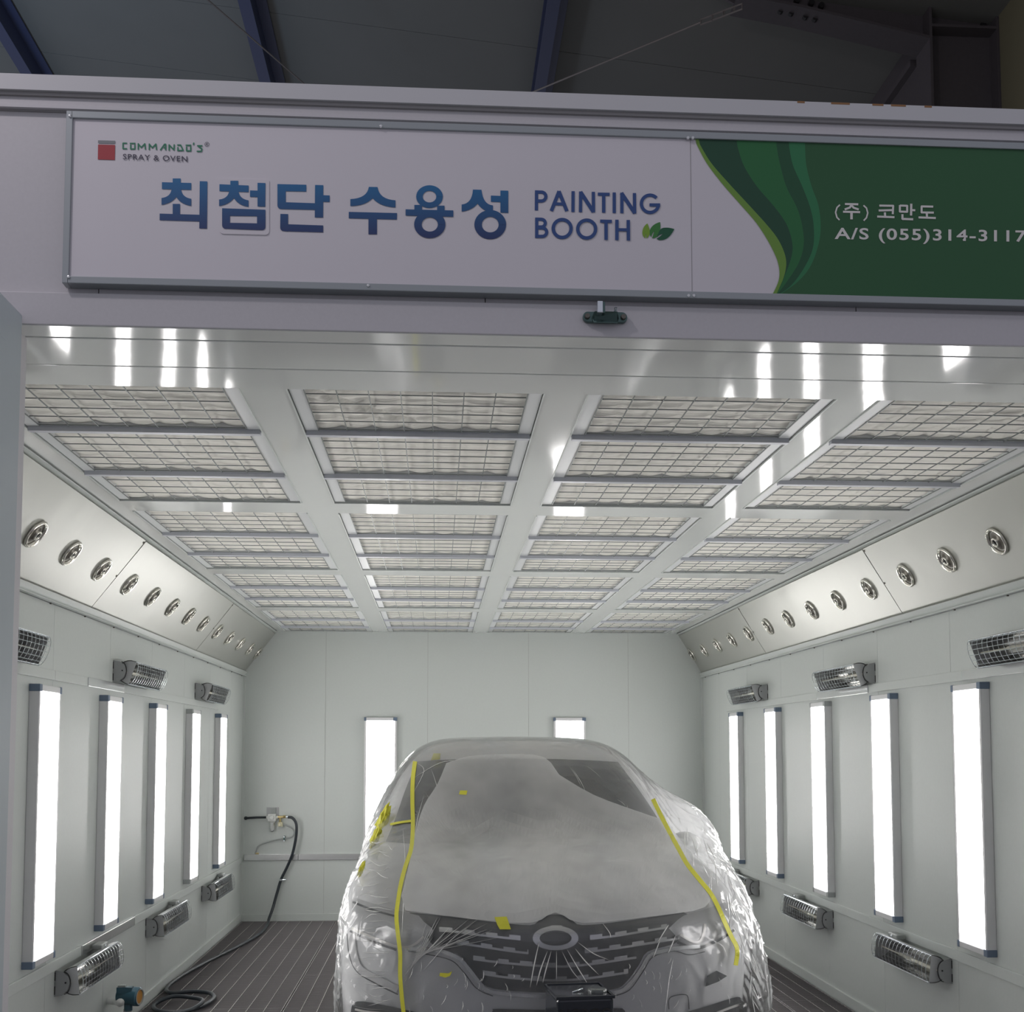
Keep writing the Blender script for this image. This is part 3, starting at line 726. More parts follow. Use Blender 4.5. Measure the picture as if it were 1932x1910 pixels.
# dan
P = [bez([(1307, 149), (1599, 156), (1599, 225), (1307, 220)], k1), bez([(1307, 215), (1391, 217), (1391, 403), (1345, 402), (1308, 400, 1307, 360)], k1),
     bez([(1391, 333), (1690, 343), (1690, 410), (1385, 403)], k1), bez([(1688, 158), (1771, 160), (1769, 488), (1685, 487)], k1),
     bez([(1769, 262), (1836, 264), (1836, 330), (1769, 329)], k1), bez([(1337, 451), (1415, 453), (1415, 630), (1370, 625), (1335, 622, 1335, 585)], k1), bez([(1415, 556), (1770, 568), (1770, 638), (1380, 627)], k1)]
fill(P, 'lettering', 'ink_fade', .0012)
# su
P = [bez([(318, 131), (411, 133), (430, 265, 603, 275), (604, 352), (440, 345, 358, 253), (280, 335, 120, 337), (120, 262), (300, 255, 318, 131)], k2),
     bez([(103, 399), (620, 412), (618, 482), (103, 468)], k2), bez([(314, 470), (405, 470), (405, 640), (314, 640)], k2)]
fill(P, 'lettering', 'ink_fade', .0012)
P = ring(968, 236, 122, 62, k2, 1.15)+[bez(R2(806, 325, 886, 385), k2), bez(R2(1050, 333, 1129, 392), k2), bez([(712, 372), (1223, 384), (1223, 453), (712, 439)], k2)]+ring(970, 545, 137, 74, k2, 1.2)
P += [bez([(806, 440), (900, 440), (940, 455), (860, 500)], k2)]
P[-1:] = []
P = ring(968, 236, 122, 62, k2, 1.17)+[bez(R2(806, 325, 888, 385), k2), bez(R2(1050, 333, 1129, 392), k2), bez([(712, 372), (1223, 384), (1223, 453), (712, 439)], k2)]
P += ring(971, 540, 140, 0.1, k2, 1.2, 36, 0, 0.001)[:0]
cx_, cy_, ro, ri = 971, 545, 137, 73
P += ring(cx_, cy_-10, 147, 76, k2, 1.14)
fill(P, 'lettering', 'ink_fade', .0012)
# seong
P = [bez([(1434, 160), (1525, 162), (1540, 320, 1648, 330), (1648, 402), (1545, 400, 1482, 310), (1430, 380, 1313, 397), (1313, 320), (1425, 310, 1434, 160)], k2),
     bez([(1626, 224), (1730, 228), (1730, 294), (1626, 291)], k2), bez([(1728, 170), (1812, 172), (1812, 410), (1728, 407)], k2)]+ring(1619, 536, 157, 83, k2, 1.085)
fill(P, 'lettering', 'ink_fade', .0012)
# PAINTING BOOTH
w = 37
def arc(cx_, cy_, r, a0, a1, n=14, ax=1): return [(cx_+ax*r*math.cos(math.radians(a0+(a1-a0)*k/n)), cy_+r*math.sin(math.radians(a0+(a1-a0)*k/n))) for k in range(n+1)]
P = stroke([(195, 118), (193, 347)], w, k3)+stroke([(193, 137), (250, 138)]+arc(250, 189, 51, -90, 90)+[(193, 240)], w, k3)
P += stroke([(363, 354), (452, 128)], w+4, k3)+stroke([(448, 128), (540, 356)], w+4, k3)+stroke([(400, 272), (508, 276)], 34, k3)
P += stroke([(611, 128), (609, 366)], w, k3)+stroke([(697, 132), (695, 368)], w, k3)+stroke([(694, 136), (843, 366)], w+6, k3)+stroke([(841, 136), (843, 370)], w, k3)
P += stroke([(892, 162), (1027, 164)], 36, k3)+stroke([(959, 160), (959, 374)], w+2, k3)+stroke([(1079, 143), (1079, 378)], w, k3)
P += stroke([(1166, 145), (1166, 380)], w, k3)+stroke([(1160, 148), (1314, 380)], w+6, k3)+stroke([(1309, 150), (1312, 383)], w, k3)
P += stroke(arc(1487, 272, 99, -42, -360+8, 26), w, k3)+stroke([(1480, 286), (1602, 286)], 36, k3)
fill(P, 'lettering', 'ink_blue', .0012)
P = stroke([(197, 428), (196, 662)], w, k3)+stroke([(195, 446), (250, 448)]+arc(250, 492, 44, -90, 90)+[(196, 537)], w, k3)+stroke([(196, 546), (262, 547)]+arc(262, 595, 48, -90, 90)+[(196, 644)], w, k3)
P += ring(486, 554, 121, 82, k3)+ring(765, 561, 121, 82, k3)+stroke([(918, 471), (1052, 474)], 36, k3)+stroke([(985, 470), (986, 685)], w+2, k3)
P += stroke([(1109, 455), (1109, 688)], w+2, k3)+stroke([(1238, 458), (1240, 692)], w+2, k3)+stroke([(1109, 568), (1240, 570)], 34, k3)
fill(P, 'lettering', 'ink_blue', .0012)
# leaves
fill([bez([(1457, 495), (1500, 590, 1480, 625), (1470, 655, 1445, 665), (1440, 610), (1432, 665), (1395, 640, 1400, 590), (1405, 530, 1457, 495)], k3)], 'leaf_emblem', 'l_light', .0012)
fill([bez([(1602, 480), (1615, 590, 1575, 640), (1550, 665, 1510, 665), (1535, 590, 1535, 580), (1505, 620, 1500, 655), (1470, 600, 1490, 560), (1520, 500, 1602, 480)], k3)], 'leaf_emblem', 'l_mid', .0013)
fill([bez([(1764, 560), (1700, 690, 1600, 686), (1580, 684, 1560, 670), (1610, 640, 1635, 612), (1590, 625, 1565, 655), (1590, 560, 1630, 548), (1690, 535, 1764, 560)], k3)], 'leaf_emblem', 'l_dark', .0014)
# COMMANDO'S block letters
w = 17
glyph = {'C': [[(62, 10), (9, 9), (9, 80), (62, 82)]], 'O': [[(0, 9), (74, 9)], [(12, 24), (12, 82), (66, 82), (66, 24)]], 'M': [[(9, 90), (9, 12), (48, 60), (95, 12), (103, 88)]],
         'A': [[(0, 88), (55, 10), (70, 10), (70, 88)], [(45, 55), (70, 55)]], 'N': [[(9, 88), (9, 12), (72, 78), (76, 5)]], 'D': [[(9, 88), (9, 35)], [(0, 10), (45, 10), (78, 80), (0, 82)]],
         'S': [[(75, 10), (12, 10), (68, 50), (60, 82), (0, 82)]], "'": [[(14, 0), (6, 30)]]}
P = []
for ch, x, y in (('C', 490, 202), ('O', 587, 205), ('M', 688, 207), ('M', 832, 211), ('A', 984, 216), ('N', 1090, 222), ('D', 1204, 226), ('O', 1314, 230), ("'", 1408, 205), ('S', 1458, 236)):
    for st in glyph[ch]: P += stroke([(x+a, y+c) for a, c in st], w, k5)
fill(P, 'lettering', 'logo_green', .0012)
P = ring(1591, 226, 30, 25, k5)+stroke([(1582, 240), (1582, 214), (1598, 214), (1598, 226), (1584, 228), (1600, 242)], 5, k5); fill(P, 'registered_mark', 'ink_dark', .0012)
fill([bez([(174, 174), (398, 180), (397, 217), (174, 212)], k5)], 'logo_bar', 'logo_grey', .0012)
fill([bez([(175, 228), (396, 234), (392, 430), (171, 423)], k5)], 'logo_square', 'logo_red', .0012)
def text_part(txt, quad, f, mname, bold=.0, space=1.0):
    cu = bpy.data.curves.new('lettering', 'FONT'); cu.body = txt; cu.offset = bold; cu.space_character = space; cu.resolution_u = 4
    o = bpy.data.objects.new('tmp', cu); COL.objects.link(o); bpy.context.view_layer.update()
    me = bpy.data.meshes.new_from_object(o.evaluated_get(bpy.context.evaluated_depsgraph_get())); bpy.data.objects.remove(o)
    xs = [v.co.x for v in me.vertices]; ys = [v.co.y for v in me.vertices]; a, c, d_, e_ = min(xs), max(xs), min(ys), max(ys)
    (tlx, tly), (trx, try_), (brx, bry), (blx, bly) = quad
    for v in me.vertices:
        u = (v.co.x-a)/(c-a); t = (v.co.y-d_)/(e_-d_)
        X = (tlx*(1-u)+trx*u)*t+(blx*(1-u)+brx*u)*(1-t); Y_ = (tly*(1-u)+try_*u)*t+(bly*(1-u)+bry*u)*(1-t)
        p = f(X, Y_); v.co = (p.x, YS-.0022, p.z)
    me.materials.clear(); me.materials.append(MATS[mname]); 
    o = bpy.data.objects.new('lettering', me); COL.objects.link(o); return reparent(o)
text_part('SPRAY & OVEN', ((500, 352), (1338, 384), (1338, 455), (500, 424)), k5, 'ink_dark', .010, 1.12)
# green artwork
def curve(pts): 
    v = smooth_path([(x, y, 0) for x, y in pts], 12); n_ = len(v)-1; out = []
    for k in range(61):
        t = k/60*n_; i = min(int(t), n_-1); p = v[i].lerp(v[i+1], t-i); out.append((p.x, p.y))
    return out
c0 = curve([(700, 534), (740, 610), (800, 690), (870, 770), (930, 840), (980, 920), (1010, 990), (1012, 1050), (985, 1112)])
c1 = curve([(712, 535), (757, 610), (826, 690), (900, 770), (968, 845), (1010, 900), (1036, 960), (1038, 1010), (1020, 1070), (1000, 1112)])
c2 = curve([(855, 541), (880, 620), (930, 700), (990, 770), (1040, 840), (1062, 910), (1060, 960), (1040, 1020), (1000, 1112)])
c3_ = curve([(1003, 545), (1015, 610), (1040, 700), (1080, 780), (1100, 850), (1105, 920), (1085, 990), (1040, 1060), (1000, 1112)])
c4_ = curve([(1050, 546), (1065, 620), (1100, 700), (1130, 780), (1143, 850), (1140, 930), (1110, 1000), (1060, 1070), (1002, 1112)])
c5_ = curve([(1110, 547), (1115, 620), (1135, 700), (1160, 770), (1169, 850), (1160, 920), (1130, 1000), (1080, 1060), (1006, 1112)])
def cl(p): q = Vector(p); q.z = min(max(q.z, z0s), z1s); return q
right = [Vector((x1s, YS, z1s)), Vector((x1s, YS, z0s))]
def band(a, c, mname, off):
    P = []; A = [cl(kg(*p)) for p in a]; C_ = [cl(kg(*p)) for p in c]
    for q in (A, C_): q[0].z = z1s; q[-1].z = z0s
    for i in range(len(a)-1): P.append([A[i], C_[i], C_[i+1], A[i+1]])
    fill(P, 'green_wave', mname, off)
P = []
L5 = [cl(kg(*p)) for p in c5_]; L5[0].z = z1s; L5[-1].z = z0s
for a, c in zip(L5[:-1], L5[1:]): P.append([a, Vector((x1s, YS, a.z)), Vector((x1s, YS, c.z)), c])
fill(P, 'green_field', 'g_base', .0010)
band(c0, c1, 'g_light', .0010); band(c1, c2, 'g_dark', .0010); band(c2, c3_, 'g_mid', .0010); band(c3_, c4_, 'g_dk2', .0010); band(c4_, c5_, 'g_mid2', .0010)
# company name and phone number
w = 19
P = stroke([(218, 134), (190, 160), (177, 205), (190, 252), (214, 276)], 14, k4)+stroke([(264, 127), (388, 130)], w, k4)+stroke([(326, 132), (310, 160), (262, 178)], w, k4)+stroke([(326, 140), (345, 162), (392, 178)], w, k4)
P += stroke([(246, 199), (405, 203)], w, k4)+stroke([(325, 203), (325, 270)], 24, k4)+stroke([(436, 140), (464, 165), (476, 210), (464, 255), (438, 282)], 14, k4)
P += stroke([(583, 142), (712, 144), (708, 222)], w, k4)+stroke([(577, 188), (708, 184)], w, k4)+stroke([(635, 205), (637, 245)], 20, k4)+stroke([(563, 244), (724, 250)], w, k4)
P += stroke([(774, 142), (842, 144), (842, 200), (774, 198), (774, 138)], w, k4)+stroke([(880, 125), (878, 235)], 21, k4)+stroke([(880, 184), (917, 186)], w, k4)+stroke([(798, 222), (798, 266), (898, 270)], 20, k4)
P += stroke([(1084, 152), (976, 150), (976, 206), (1090, 208)], w, k4)+stroke([(1024, 208), (1026, 252)], 20, k4)+stroke([(947, 252), (1108, 258)], w, k4)
fill(P, 'lettering', 'ink_white', .0022)
text_part('A/S (055)314-3117', ((168, 346), (1948, 372), (1948, 512), (168, 486)), k4, 'ink_white', .018, 1.12)

# ------------------------------------------------------------------ car
CXC = .475            # centre line of the car
def lattice(stations, nt=5, open_bottom=False):
    """stations: (y, bow, [(wL, wR, z) per level], z of the top middle)"""
    ts = [-1, -.5, 0, .5, 1]; K = len(stations); J = len(stations[0][2]); idx = {}; V = []
    def pos(i, j, k):
        y, bow, lv, zc = stations[k]; t = ts[i]; wl, wr, z = lv[j][:3]
        if len(lv[j]) > 3 and t > 0: z += (lv[j][3]-z)*t
        x = CXC+(t*wl if t < 0 else t*wr); yy = y+bow*abs(t)**2.2
        if j == J-1: z = z+(zc-z)*(1-t*t)
        return (x, yy, z)
    def g(i, j, k):
        if (i, j, k) not in idx: idx[(i, j, k)] = len(V); V.append(pos(i, j, k))
        return idx[(i, j, k)]
    Fs = []
    for k in range(K-1):
        for j in range(J-1):
            Fs.append((g(0, j, k), g(0, j, k+1), g(0, j+1, k+1), g(0, j+1, k))); Fs.append((g(4, j, k), g(4, j+1, k), g(4, j+1, k+1), g(4, j, k+1)))
        for i in range(4):
            Fs.append((g(i, J-1, k), g(i, J-1, k+1), g(i+1, J-1, k+1), g(i+1, J-1, k)))
            if not open_bottom: Fs.append((g(i, 0, k), g(i+1, 0, k), g(i+1, 0, k+1), g(i, 0, k+1)))
    for i in range(4):
        for j in range(J-1):
            Fs.append((g(i, j, 0), g(i, j+1, 0), g(i+1, j+1, 0), g(i+1, j, 0))); Fs.append((g(i, j, K-1), g(i+1, j, K-1), g(i+1, j+1, K-1), g(i, j+1, K-1)))
    return V, Fs
def subdivided(name, V, Fs, level, mname):
    me = bpy.data.meshes.new(name); me.from_pydata(V, [], Fs); bm = bmesh.new(); bm.from_mesh(me); bmesh.ops.recalc_face_normals(bm, faces=bm.faces); bm.to_mesh(me); bm.free()
    o = bpy.data.objects.new('tmp', me); COL.objects.link(o); s = o.modifiers.new('s', 'SUBSURF'); s.levels = level; s.render_levels = level
    bpy.context.view_layer.update()
    m2 = bpy.data.meshes.new_from_object(o.evaluated_get(bpy.context.evaluated_depsgraph_get())); m2.name = name
    bpy.data.objects.remove(o); m2.materials.clear(); m2.materials.append(MATS[mname]); m2.polygons.foreach_set('use_smooth', [True]*len(m2.polygons))
    o = bpy.data.objects.new(name, m2); COL.objects.link(o); return o
def B(y, bow, w, z, zc): return (y, bow, [(a, a, c) for a, c in zip(w, z)], zc)
body_st = [
    B(4.74, .26, (.80, .84, .86, .86, .80), (.20, .40, .60, .74, .80), .80),
    B(4.86, .30, (.84, .88, .89, .89, .80), (.18, .40, .62, .80, .88), .875),
    B(5.20, .10, (.88, .90, .90, .90, .74), (.18, .42, .68, .92, .99), .975),
    B(5.78, 0, (.88, .91, .91, .89, .74), (.18, .42, .72, .98, 1.05), 1.07),
    B(5.95, .05, (.88, .91, .91, .88, .70), (.18, .42, .72, 1.0, 1.12), 1.15),
    B(6.52, .06, (.88, .91, .91, .87, .62), (.18, .42, .72, 1.02, 1.50), 1.52),
    B(6.95, .03, (.88, .91, .91, .87, .63), (.18, .42, .72, 1.03, 1.58), 1.60),
    B(7.9, 0, (.88, .91, .91, .87, .62), (.18, .42, .72, 1.04, 1.56), 1.60),
    B(8.8, -.04, (.88, .90, .90, .86, .54), (.20, .45, .74, 1.05, 1.42), 1.50),
    B(9.2, -.12, (.80, .86, .87, .82, .50), (.25, .48, .76, 1.0, 1.12), 1.18)]
car = empty('car', (CXC, 6.9, 0)); tag(car, 'white car facing the door, wrapped in masking film', 'car')
INV = Matrix.Translation((-CXC, -6.9, 0))
def cpart(o): o.parent = car; o.matrix_parent_inverse = INV; return o
V, Fs = lattice(body_st); body = cpart(subdivided('body', V, Fs, 4, 'car_paint'))
def bvh_of(o): 
    me = o.data; return BVHTree.FromPolygons([v.co for v in me.vertices], [tuple(p.vertices) for p in me.polygons])
bvb = bvh_of(body)
def hit(bv, px, py, off=0.004, fallback=5.0):
    r = ray(px, py).normalized(); h = bv.ray_cast(EYE, r)
    if h[0] is None: return EYE+r*(fallback/r.y)
    n = h[1]
    if n.dot(r) > 0: n = -n
    return h[0]-r*off
def decal(polys, name, mname, off=.004, parent=None, bv=None, thick=0, sub=1, smooth=False):
    """a panel that follows the body: each outline is meshed finely and laid on the surface"""
    bm = bmesh.new()
    for P in polys:
        vs = [bm.verts.new((x, y, 0)) for x, y in P]
        try: f = bm.faces.new(vs)
        except Exception: continue
    for f in bm.faces: f.normal_update()
    bmesh.ops.triangulate(bm, faces=bm.faces[:])
    for _ in range(sub): 
        bmesh.ops.subdivide_edges(bm, edges=[e for e in bm.edges if e.calc_length() > 9], cuts=1, use_grid_fill=True)
        bmesh.ops.triangulate(bm, faces=bm.faces[:])
    for v in bm.verts: v.co = hit(bv or bvb, v.co.x, v.co.y, off)
    bmesh.ops.recalc_face_normals(bm, faces=bm.faces)
    me = bpy.data.meshes.new(name); bm.to_mesh(me); bm.free(); me.materials.append(MATS[mname])
    o = bpy.data.objects.new(name, me); COL.objects.link(o)
    if thick: s = o.modifiers.new('s', 'SOLIDIFY'); s.thickness = thick; s.offset = 0
    return o
def ln(pts, n=6): return [(p.x, p.y) for p in smooth_path([(x, y, 0) for x, y in pts], n)]
# windscreen
ws = ln([(787, 1437), (870, 1433), (1000, 1432), (1090, 1434), (1166, 1438)], 4)+ln([(1166, 1438), (1205, 1490), (1240, 1543), (1262, 1590)], 4)+ln([(1262, 1590), (1150, 1600), (1000, 1602), (850, 1598), (728, 1588)], 4)+ln([(728, 1588), (746, 1545), (765, 1490), (787, 1437)], 4)
cpart(decal([ws], 'windscreen', 'car_glass', .009, sub=5))
# grille opening
gl = ln([(772, 1722), (850, 1730), (940, 1741), (1000, 1746), (1017, 1737), (1032, 1728), (1048, 1726), (1064, 1728), (1080, 1737), (1100, 1746), (1180, 1738), (1290, 1722)], 3)
gl += ln([(1318, 1735), (1290, 1764), (1270, 1782), (1222, 1796), (1205, 1822), (1180, 1855), (1152, 1868), (1048, 1874), (935, 1867), (905, 1850), (882, 1820), (862, 1800), (820, 1786), (800, 1760), (772, 1722)], 3)
gr = cpart(decal([gl], 'grille', 'car_black', .006, sub=3))
# silver line around the lower grille
def pband(pts, wpx, name, mname, off, parent=None, thick=.004, bv=None, n=5):
    Q = ln(pts, n); P = []
    for i in range(len(Q)-1):
        (ax_, ay_), (bx_, by_) = Q[i], Q[i+1]; d = math.hypot(bx_-ax_, by_-ay_) or 1; nx, ny = -(by_-ay_)/d*wpx/2, (bx_-ax_)/d*wpx/2
        P.append([(ax_+nx, ay_+ny), (bx_+nx, by_+ny), (bx_-nx, by_-ny), (ax_-nx, ay_-ny)])
    return decal(P, name, mname, off, thick=thick, sub=0, bv=bv)
o = cpart(pband([(768, 1790), (820, 1792), (862, 1806), (884, 1828), (908, 1858), (932, 1873), (1048, 1881), (1155, 1874), (1184, 1861), (1210, 1828), (1228, 1802), (1275, 1790), (1320, 1786)], 7, 'grille_surround', 'car_trim', .012, thick=.006))
# chrome bars with raised blocks
bars = [[(829, 1757), (860, 1759), (905, 1765), (982, 1773)], [(862, 1780), (900, 1785), (950, 1793), (997, 1799)], [(1113, 1772), (1165, 1766), (1215, 1758), (1258, 1751)], [(1103, 1797), (1160, 1790), (1225, 1780), (1282, 1771)],
        [(893, 1810), (960, 1818), (1048, 1824), (1110, 1820), (1200, 1807)], [(911, 1838), (970, 1846), (1048, 1850), (1110, 1846), (1185, 1835)]]
for bq in bars:
    o = pband(bq, 4.2, 'grille_bar', 'car_trim', .014, thick=.006); cpart(o)
    q = ln(bq, 12); tot = 0; P = []
    acc = 0; seg = 44; 
    for i in range(len(q)-1):
        d = math.hypot(q[i+1][0]-q[i][0], q[i+1][1]-q[i][1]); 
        if (acc % seg) < 22: P.append([(q[i][0], q[i][1]-7), (q[i+1][0], q[i+1][1]-7), (q[i+1][0], q[i+1][1]-1), (q[i][0], q[i][1]-1)])
        acc += d
    o2 = decal(P, 'bar_block', 'car_trim', .016, thick=.004, sub=0); cpart(o2)
# emblem ring (two elliptical sweeps) 
P = []
for k in range(40):
    a, c = 2*PI*k/40, 2*PI*(k+1)/40
    def e_(an, s): 
        wdt = 13-4*math.sin(an+.4)*0; return (1048+(43-s*wdt)*math.cos(an), 1771+(22-s*8.5)*math.sin(an))
    P.append([e_(a, 0), e_(c, 0), e_(c, 1), e_(a, 1)])
P.append([(1040, 1748), (1061, 1748), (1057, 1758), (1030, 1756)])
cpart(decal(P, 'emblem', 'car_trim', .030, thick=.010, sub=0))
# headlamps with light strips
hl = ln([(664, 1692), (700, 1704), (742, 1716), (790, 1728)], 3)+ln([(800, 1740), (818, 1757), (800, 1772), (770, 1785), (745, 1786), (700, 1766), (664, 1748)], 3)
h_ = cpart(decal([hl], 'headlamp', 'headlamp', .008, sub=3))
hr = ln([(1262, 1752), (1290, 1728), (1330, 1716), (1375, 1700)], 3)+ln([(1388, 1712), (1385, 1745), (1350, 1768), (1315, 1783), (1290, 1780), (1262, 1752)], 3)
h2 = cpart(decal([hr], 'headlamp', 'headlamp', .008, sub=3))
cpart(pband([(665, 1702), (700, 1716), (745, 1729)], 4, 'lamp_dark_line', 'car_black', .011, thick=0));  # thin black lines along the headlamp outline
cpart(pband([(664, 1752), (700, 1768), (745, 1785), (775, 1786), (800, 1768)], 4.5, 'light_strip', 'drl', .014, thick=.003)); cpart(pband([(660, 1757), (700, 1776), (748, 1793)], 4, 'lamp_dark_line', 'car_black', .012, thick=0))
cpart(pband([(1283, 1764), (1300, 1774), (1311, 1778), (1322, 1775), (1328, 1760), (1330, 1744)], 5, 'light_strip', 'drl', .014, thick=.003)); cpart(pband([(1278, 1778), (1315, 1790), (1360, 1772), (1385, 1755)], 5, 'lamp_dark_line', 'car_black', .012, thick=0))
cpart(pband([(663, 1762), (667, 1800), (680, 1830), (712, 1848), (751, 1868)], 13, 'bumper_lamp', 'lamp_body', .012, thick=.004)); 
cpart(pband([(655, 1762), (659, 1802), (674, 1834), (710, 1857), (751, 1877)], 2.5, 'bumper_gap', 'car_black', .012, thick=0))
cpart(decal([[(1331, 1862), (1334, 1842), (1352, 1832), (1372, 1842), (1355, 1853)]], 'bumper_lamp', 'car_black', .012))
cpart(pband([(770, 1795), (800, 1800), (850, 1812), (874, 1834), (900, 1866), (930, 1880)], 1.8, 'bumper_gap', 'car_black', .014, thick=0))
cpart(pband([(1330, 1796), (1300, 1802), (1270, 1795), (1232, 1806), (1214, 1832), (1188, 1868), (1158, 1880)], 1.8, 'bumper_gap', 'car_black', .014, thick=0))
# lower intakes
cpart(decal([ln([(662, 1912), (664, 1898), (674, 1890), (700, 1892), (752, 1903), (790, 1912), (830, 1925), (830, 1960), (700, 1960), (665, 1940), (662, 1912)], 2)], 'lower_intake', 'car_black', .012, sub=3))
cpart(decal([ln([(1408, 1912), (1404, 1892), (1396, 1882), (1380, 1884), (1330, 1900), (1290, 1912), (1260, 1925), (1260, 1960), (1380, 1960), (1405, 1940), (1408, 1912)], 2)], 'lower_intake', 'car_black', .012, sub=3))
cpart(pband([(1352, 1912), (1375, 1903), (1398, 1895)], 4, 'light_strip', 'drl', .02, thick=.003)); cpart(pband([(670, 1905), (690, 1909), (720, 1912)], 3.5, 'light_strip', 'drl', .02, thick=.003))
cpart(decal([ln([(928, 1915), (930, 1906), (940, 1904), (1048, 1906), (1160, 1903), (1176, 1905), (1180, 1915), (1180, 1960), (928, 1960), (928, 1915)], 2)], 'lower_intake', 'car_black', .012, sub=3))
cpart(pband([(1262, 1905), (1262, 1887), (1270, 1880), (1290, 1877), (1298, 1882), (1300, 1905)], 1.8, 'tow_hook_cover', 'car_black', .008, thick=0))
# mirrors and wheels
for s in (-1, 1):
    b = MB().m('car_paint').lathe([(0, -.07), (.06, -.06), (.085, -.02), (.085, .02), (.07, .045), (0, .05)], (CXC+s*(.72 if s < 0 else .84), 6.16, 1.03), (0, 1, .1), 18)
    b.v = [(x, y, 1.05+(z-1.05)*.75) for x, y, z in b.v]; b.tube([(CXC+s*.66, 6.16, 1.0), (CXC+s*.76, 6.16, 1.02)], .03, 8)
    cpart(b.build('side_mirror', smooth=True))
for s in (-1, 1):
    for y in (5.58, 8.12):
        w_ = cpart(MB().m('tyre').lathe([(.22, -.10), (.30, -.10), (.33, -.08), (.335, 0), (.33, .08), (.30, .10), (.22, .10)], (CXC+s*.79, y, .335), (1, 0, 0), 36, closed=True).build('wheel', smooth=True))
        b = MB().m('car_trim').lathe([(.22, .02*s), (.20, .04*s), (.04, .07*s), (0, .08*s)], (CXC+s*.79, y, .335), (1, 0, 0), 30); r_ = b.build('rim', smooth=True); r_.parent = w_

# ------------------------------------------------------------------ masking film over the car
film_st = [
    (4.70, .26, [(.84, .88, .06), (.86, .90, .38), (.86, .90, .60), (.85, .88, .76), (.80, .80, .83)], .83),
    (4.82, .30, [(.89, .97, .05), (.90, 1.0, .38), (.89, .98, .62), (.87, .92, .82), (.79, .80, .91)], .905),
    (5.20, .12, [(.93, 1.05, .05), (.94, 1.07, .40), (.93, 1.03, .68), (.89, .95, .95), (.74, .78, 1.02)], 1.01),
    (5.72, 0, [(.94, 1.07, .05), (.95, 1.09, .42), (.93, 1.05, .74), (.88, .98, 1.0), (.73, .82, 1.10)], 1.10),
    (5.98, .05, [(.94, 1.05, .05), (.95, 1.07, .42), (.92, 1.04, .76), (.86, 1.00, 1.06, 1.13), (.70, .80, 1.17, 1.20)], 1.16),
    (6.20, .05, [(.94, 1.02, .05), (.94, 1.04, .42), (.93, 1.03, .78), (.84, 1.04, 1.10, 1.27), (.68, .72, 1.30)], 1.32),
    (6.54, .06, [(.94, .98, .05), (.94, 1.0, .42), (.93, .96, .76), (.88, .92, 1.06), (.65, .65, 1.53)], 1.55),
    (6.95, .03, [(.94, .96, .05), (.94, .96, .42), (.93, .94, .76), (.89, .91, 1.06), (.66, .66, 1.605)], 1.622),
    (7.9, 0, [(.94, .96, .05), (.94, .96, .42), (.93, .94, .76), (.89, .91, 1.06), (.64, .64, 1.59)], 1.622),
    (8.85, -.04, [(.94, .96, .05), (.94, .94, .45), (.93, .93, .78), (.90, .90, 1.08), (.58, .58, 1.45)], 1.53),
    (9.28, -.12, [(.90, .90, .06), (.90, .90, .48), (.90, .90, .78), (.86, .86, 1.03), (.54, .54, 1.16)], 1.21)]
V, Fs = lattice(film_st, open_bottom=True)
film = subdivided('masking_film', V, Fs, 5, 'film')
tag(film, 'thin translucent plastic masking film draped over the whole car', 'plastic film')
me = film.data; n = len(me.vertices); co_ = np.empty(n*3, 'f'); me.vertices.foreach_get('co', co_); co_ = co_.reshape(-1, 3); no_ = np.empty(n*3, 'f'); me.vertices.foreach_get('normal', no_); no_ = no_.reshape(-1, 3)
disp = np.zeros(n, 'f')
for i in range(n):
    x, y, z = co_[i]
    if y > 7.6: continue
    side = min(1, max(0, (abs(x-CXC)-.62)/.25)); 
    a = noise.noise((x*3.1, y*2.2, z*2.7))
    r1 = 1-abs(noise.noise((x*9+z*5, y*5, z*9-y*4+3)))*2.4
    r2 = 1-abs(noise.noise((x*17-z*8, y*11+5, z*6)))*2.6
    disp[i] = .009*a*(.4+side)+(.009*max(0, r1)**3+.004*max(0, r2)**3)*(.10+side)
co_ += no_*disp[:, None]; me.vertices.foreach_set('co', co_.ravel()); me.update()
bvf = bvh_of(film)
FINV = Matrix.Identity(4)
def fpart(o): o.parent = film; return o
# second, denser sheet over bonnet and windscreen centre
sheet = ln([(842, 1440), (900, 1425), (1010, 1425), (1040, 1440)], 3)+ln([(1055, 1462), (1120, 1500), (1200, 1530), (1245, 1545)], 3)+ln([(1268, 1572), (1300, 1625), (1335, 1672), (1330, 1712), (1240, 1728), (1100, 1742), (1048, 1722), (1000, 1742), (880, 1733), (765, 1718)], 3)+ln([(757, 1690), (770, 1640), (784, 1570), (800, 1520), (825, 1480), (842, 1440)], 3)
fpart(decal([sheet], 'second_film_sheet', 'film_layer', .010, sub=4, bv=bvf))
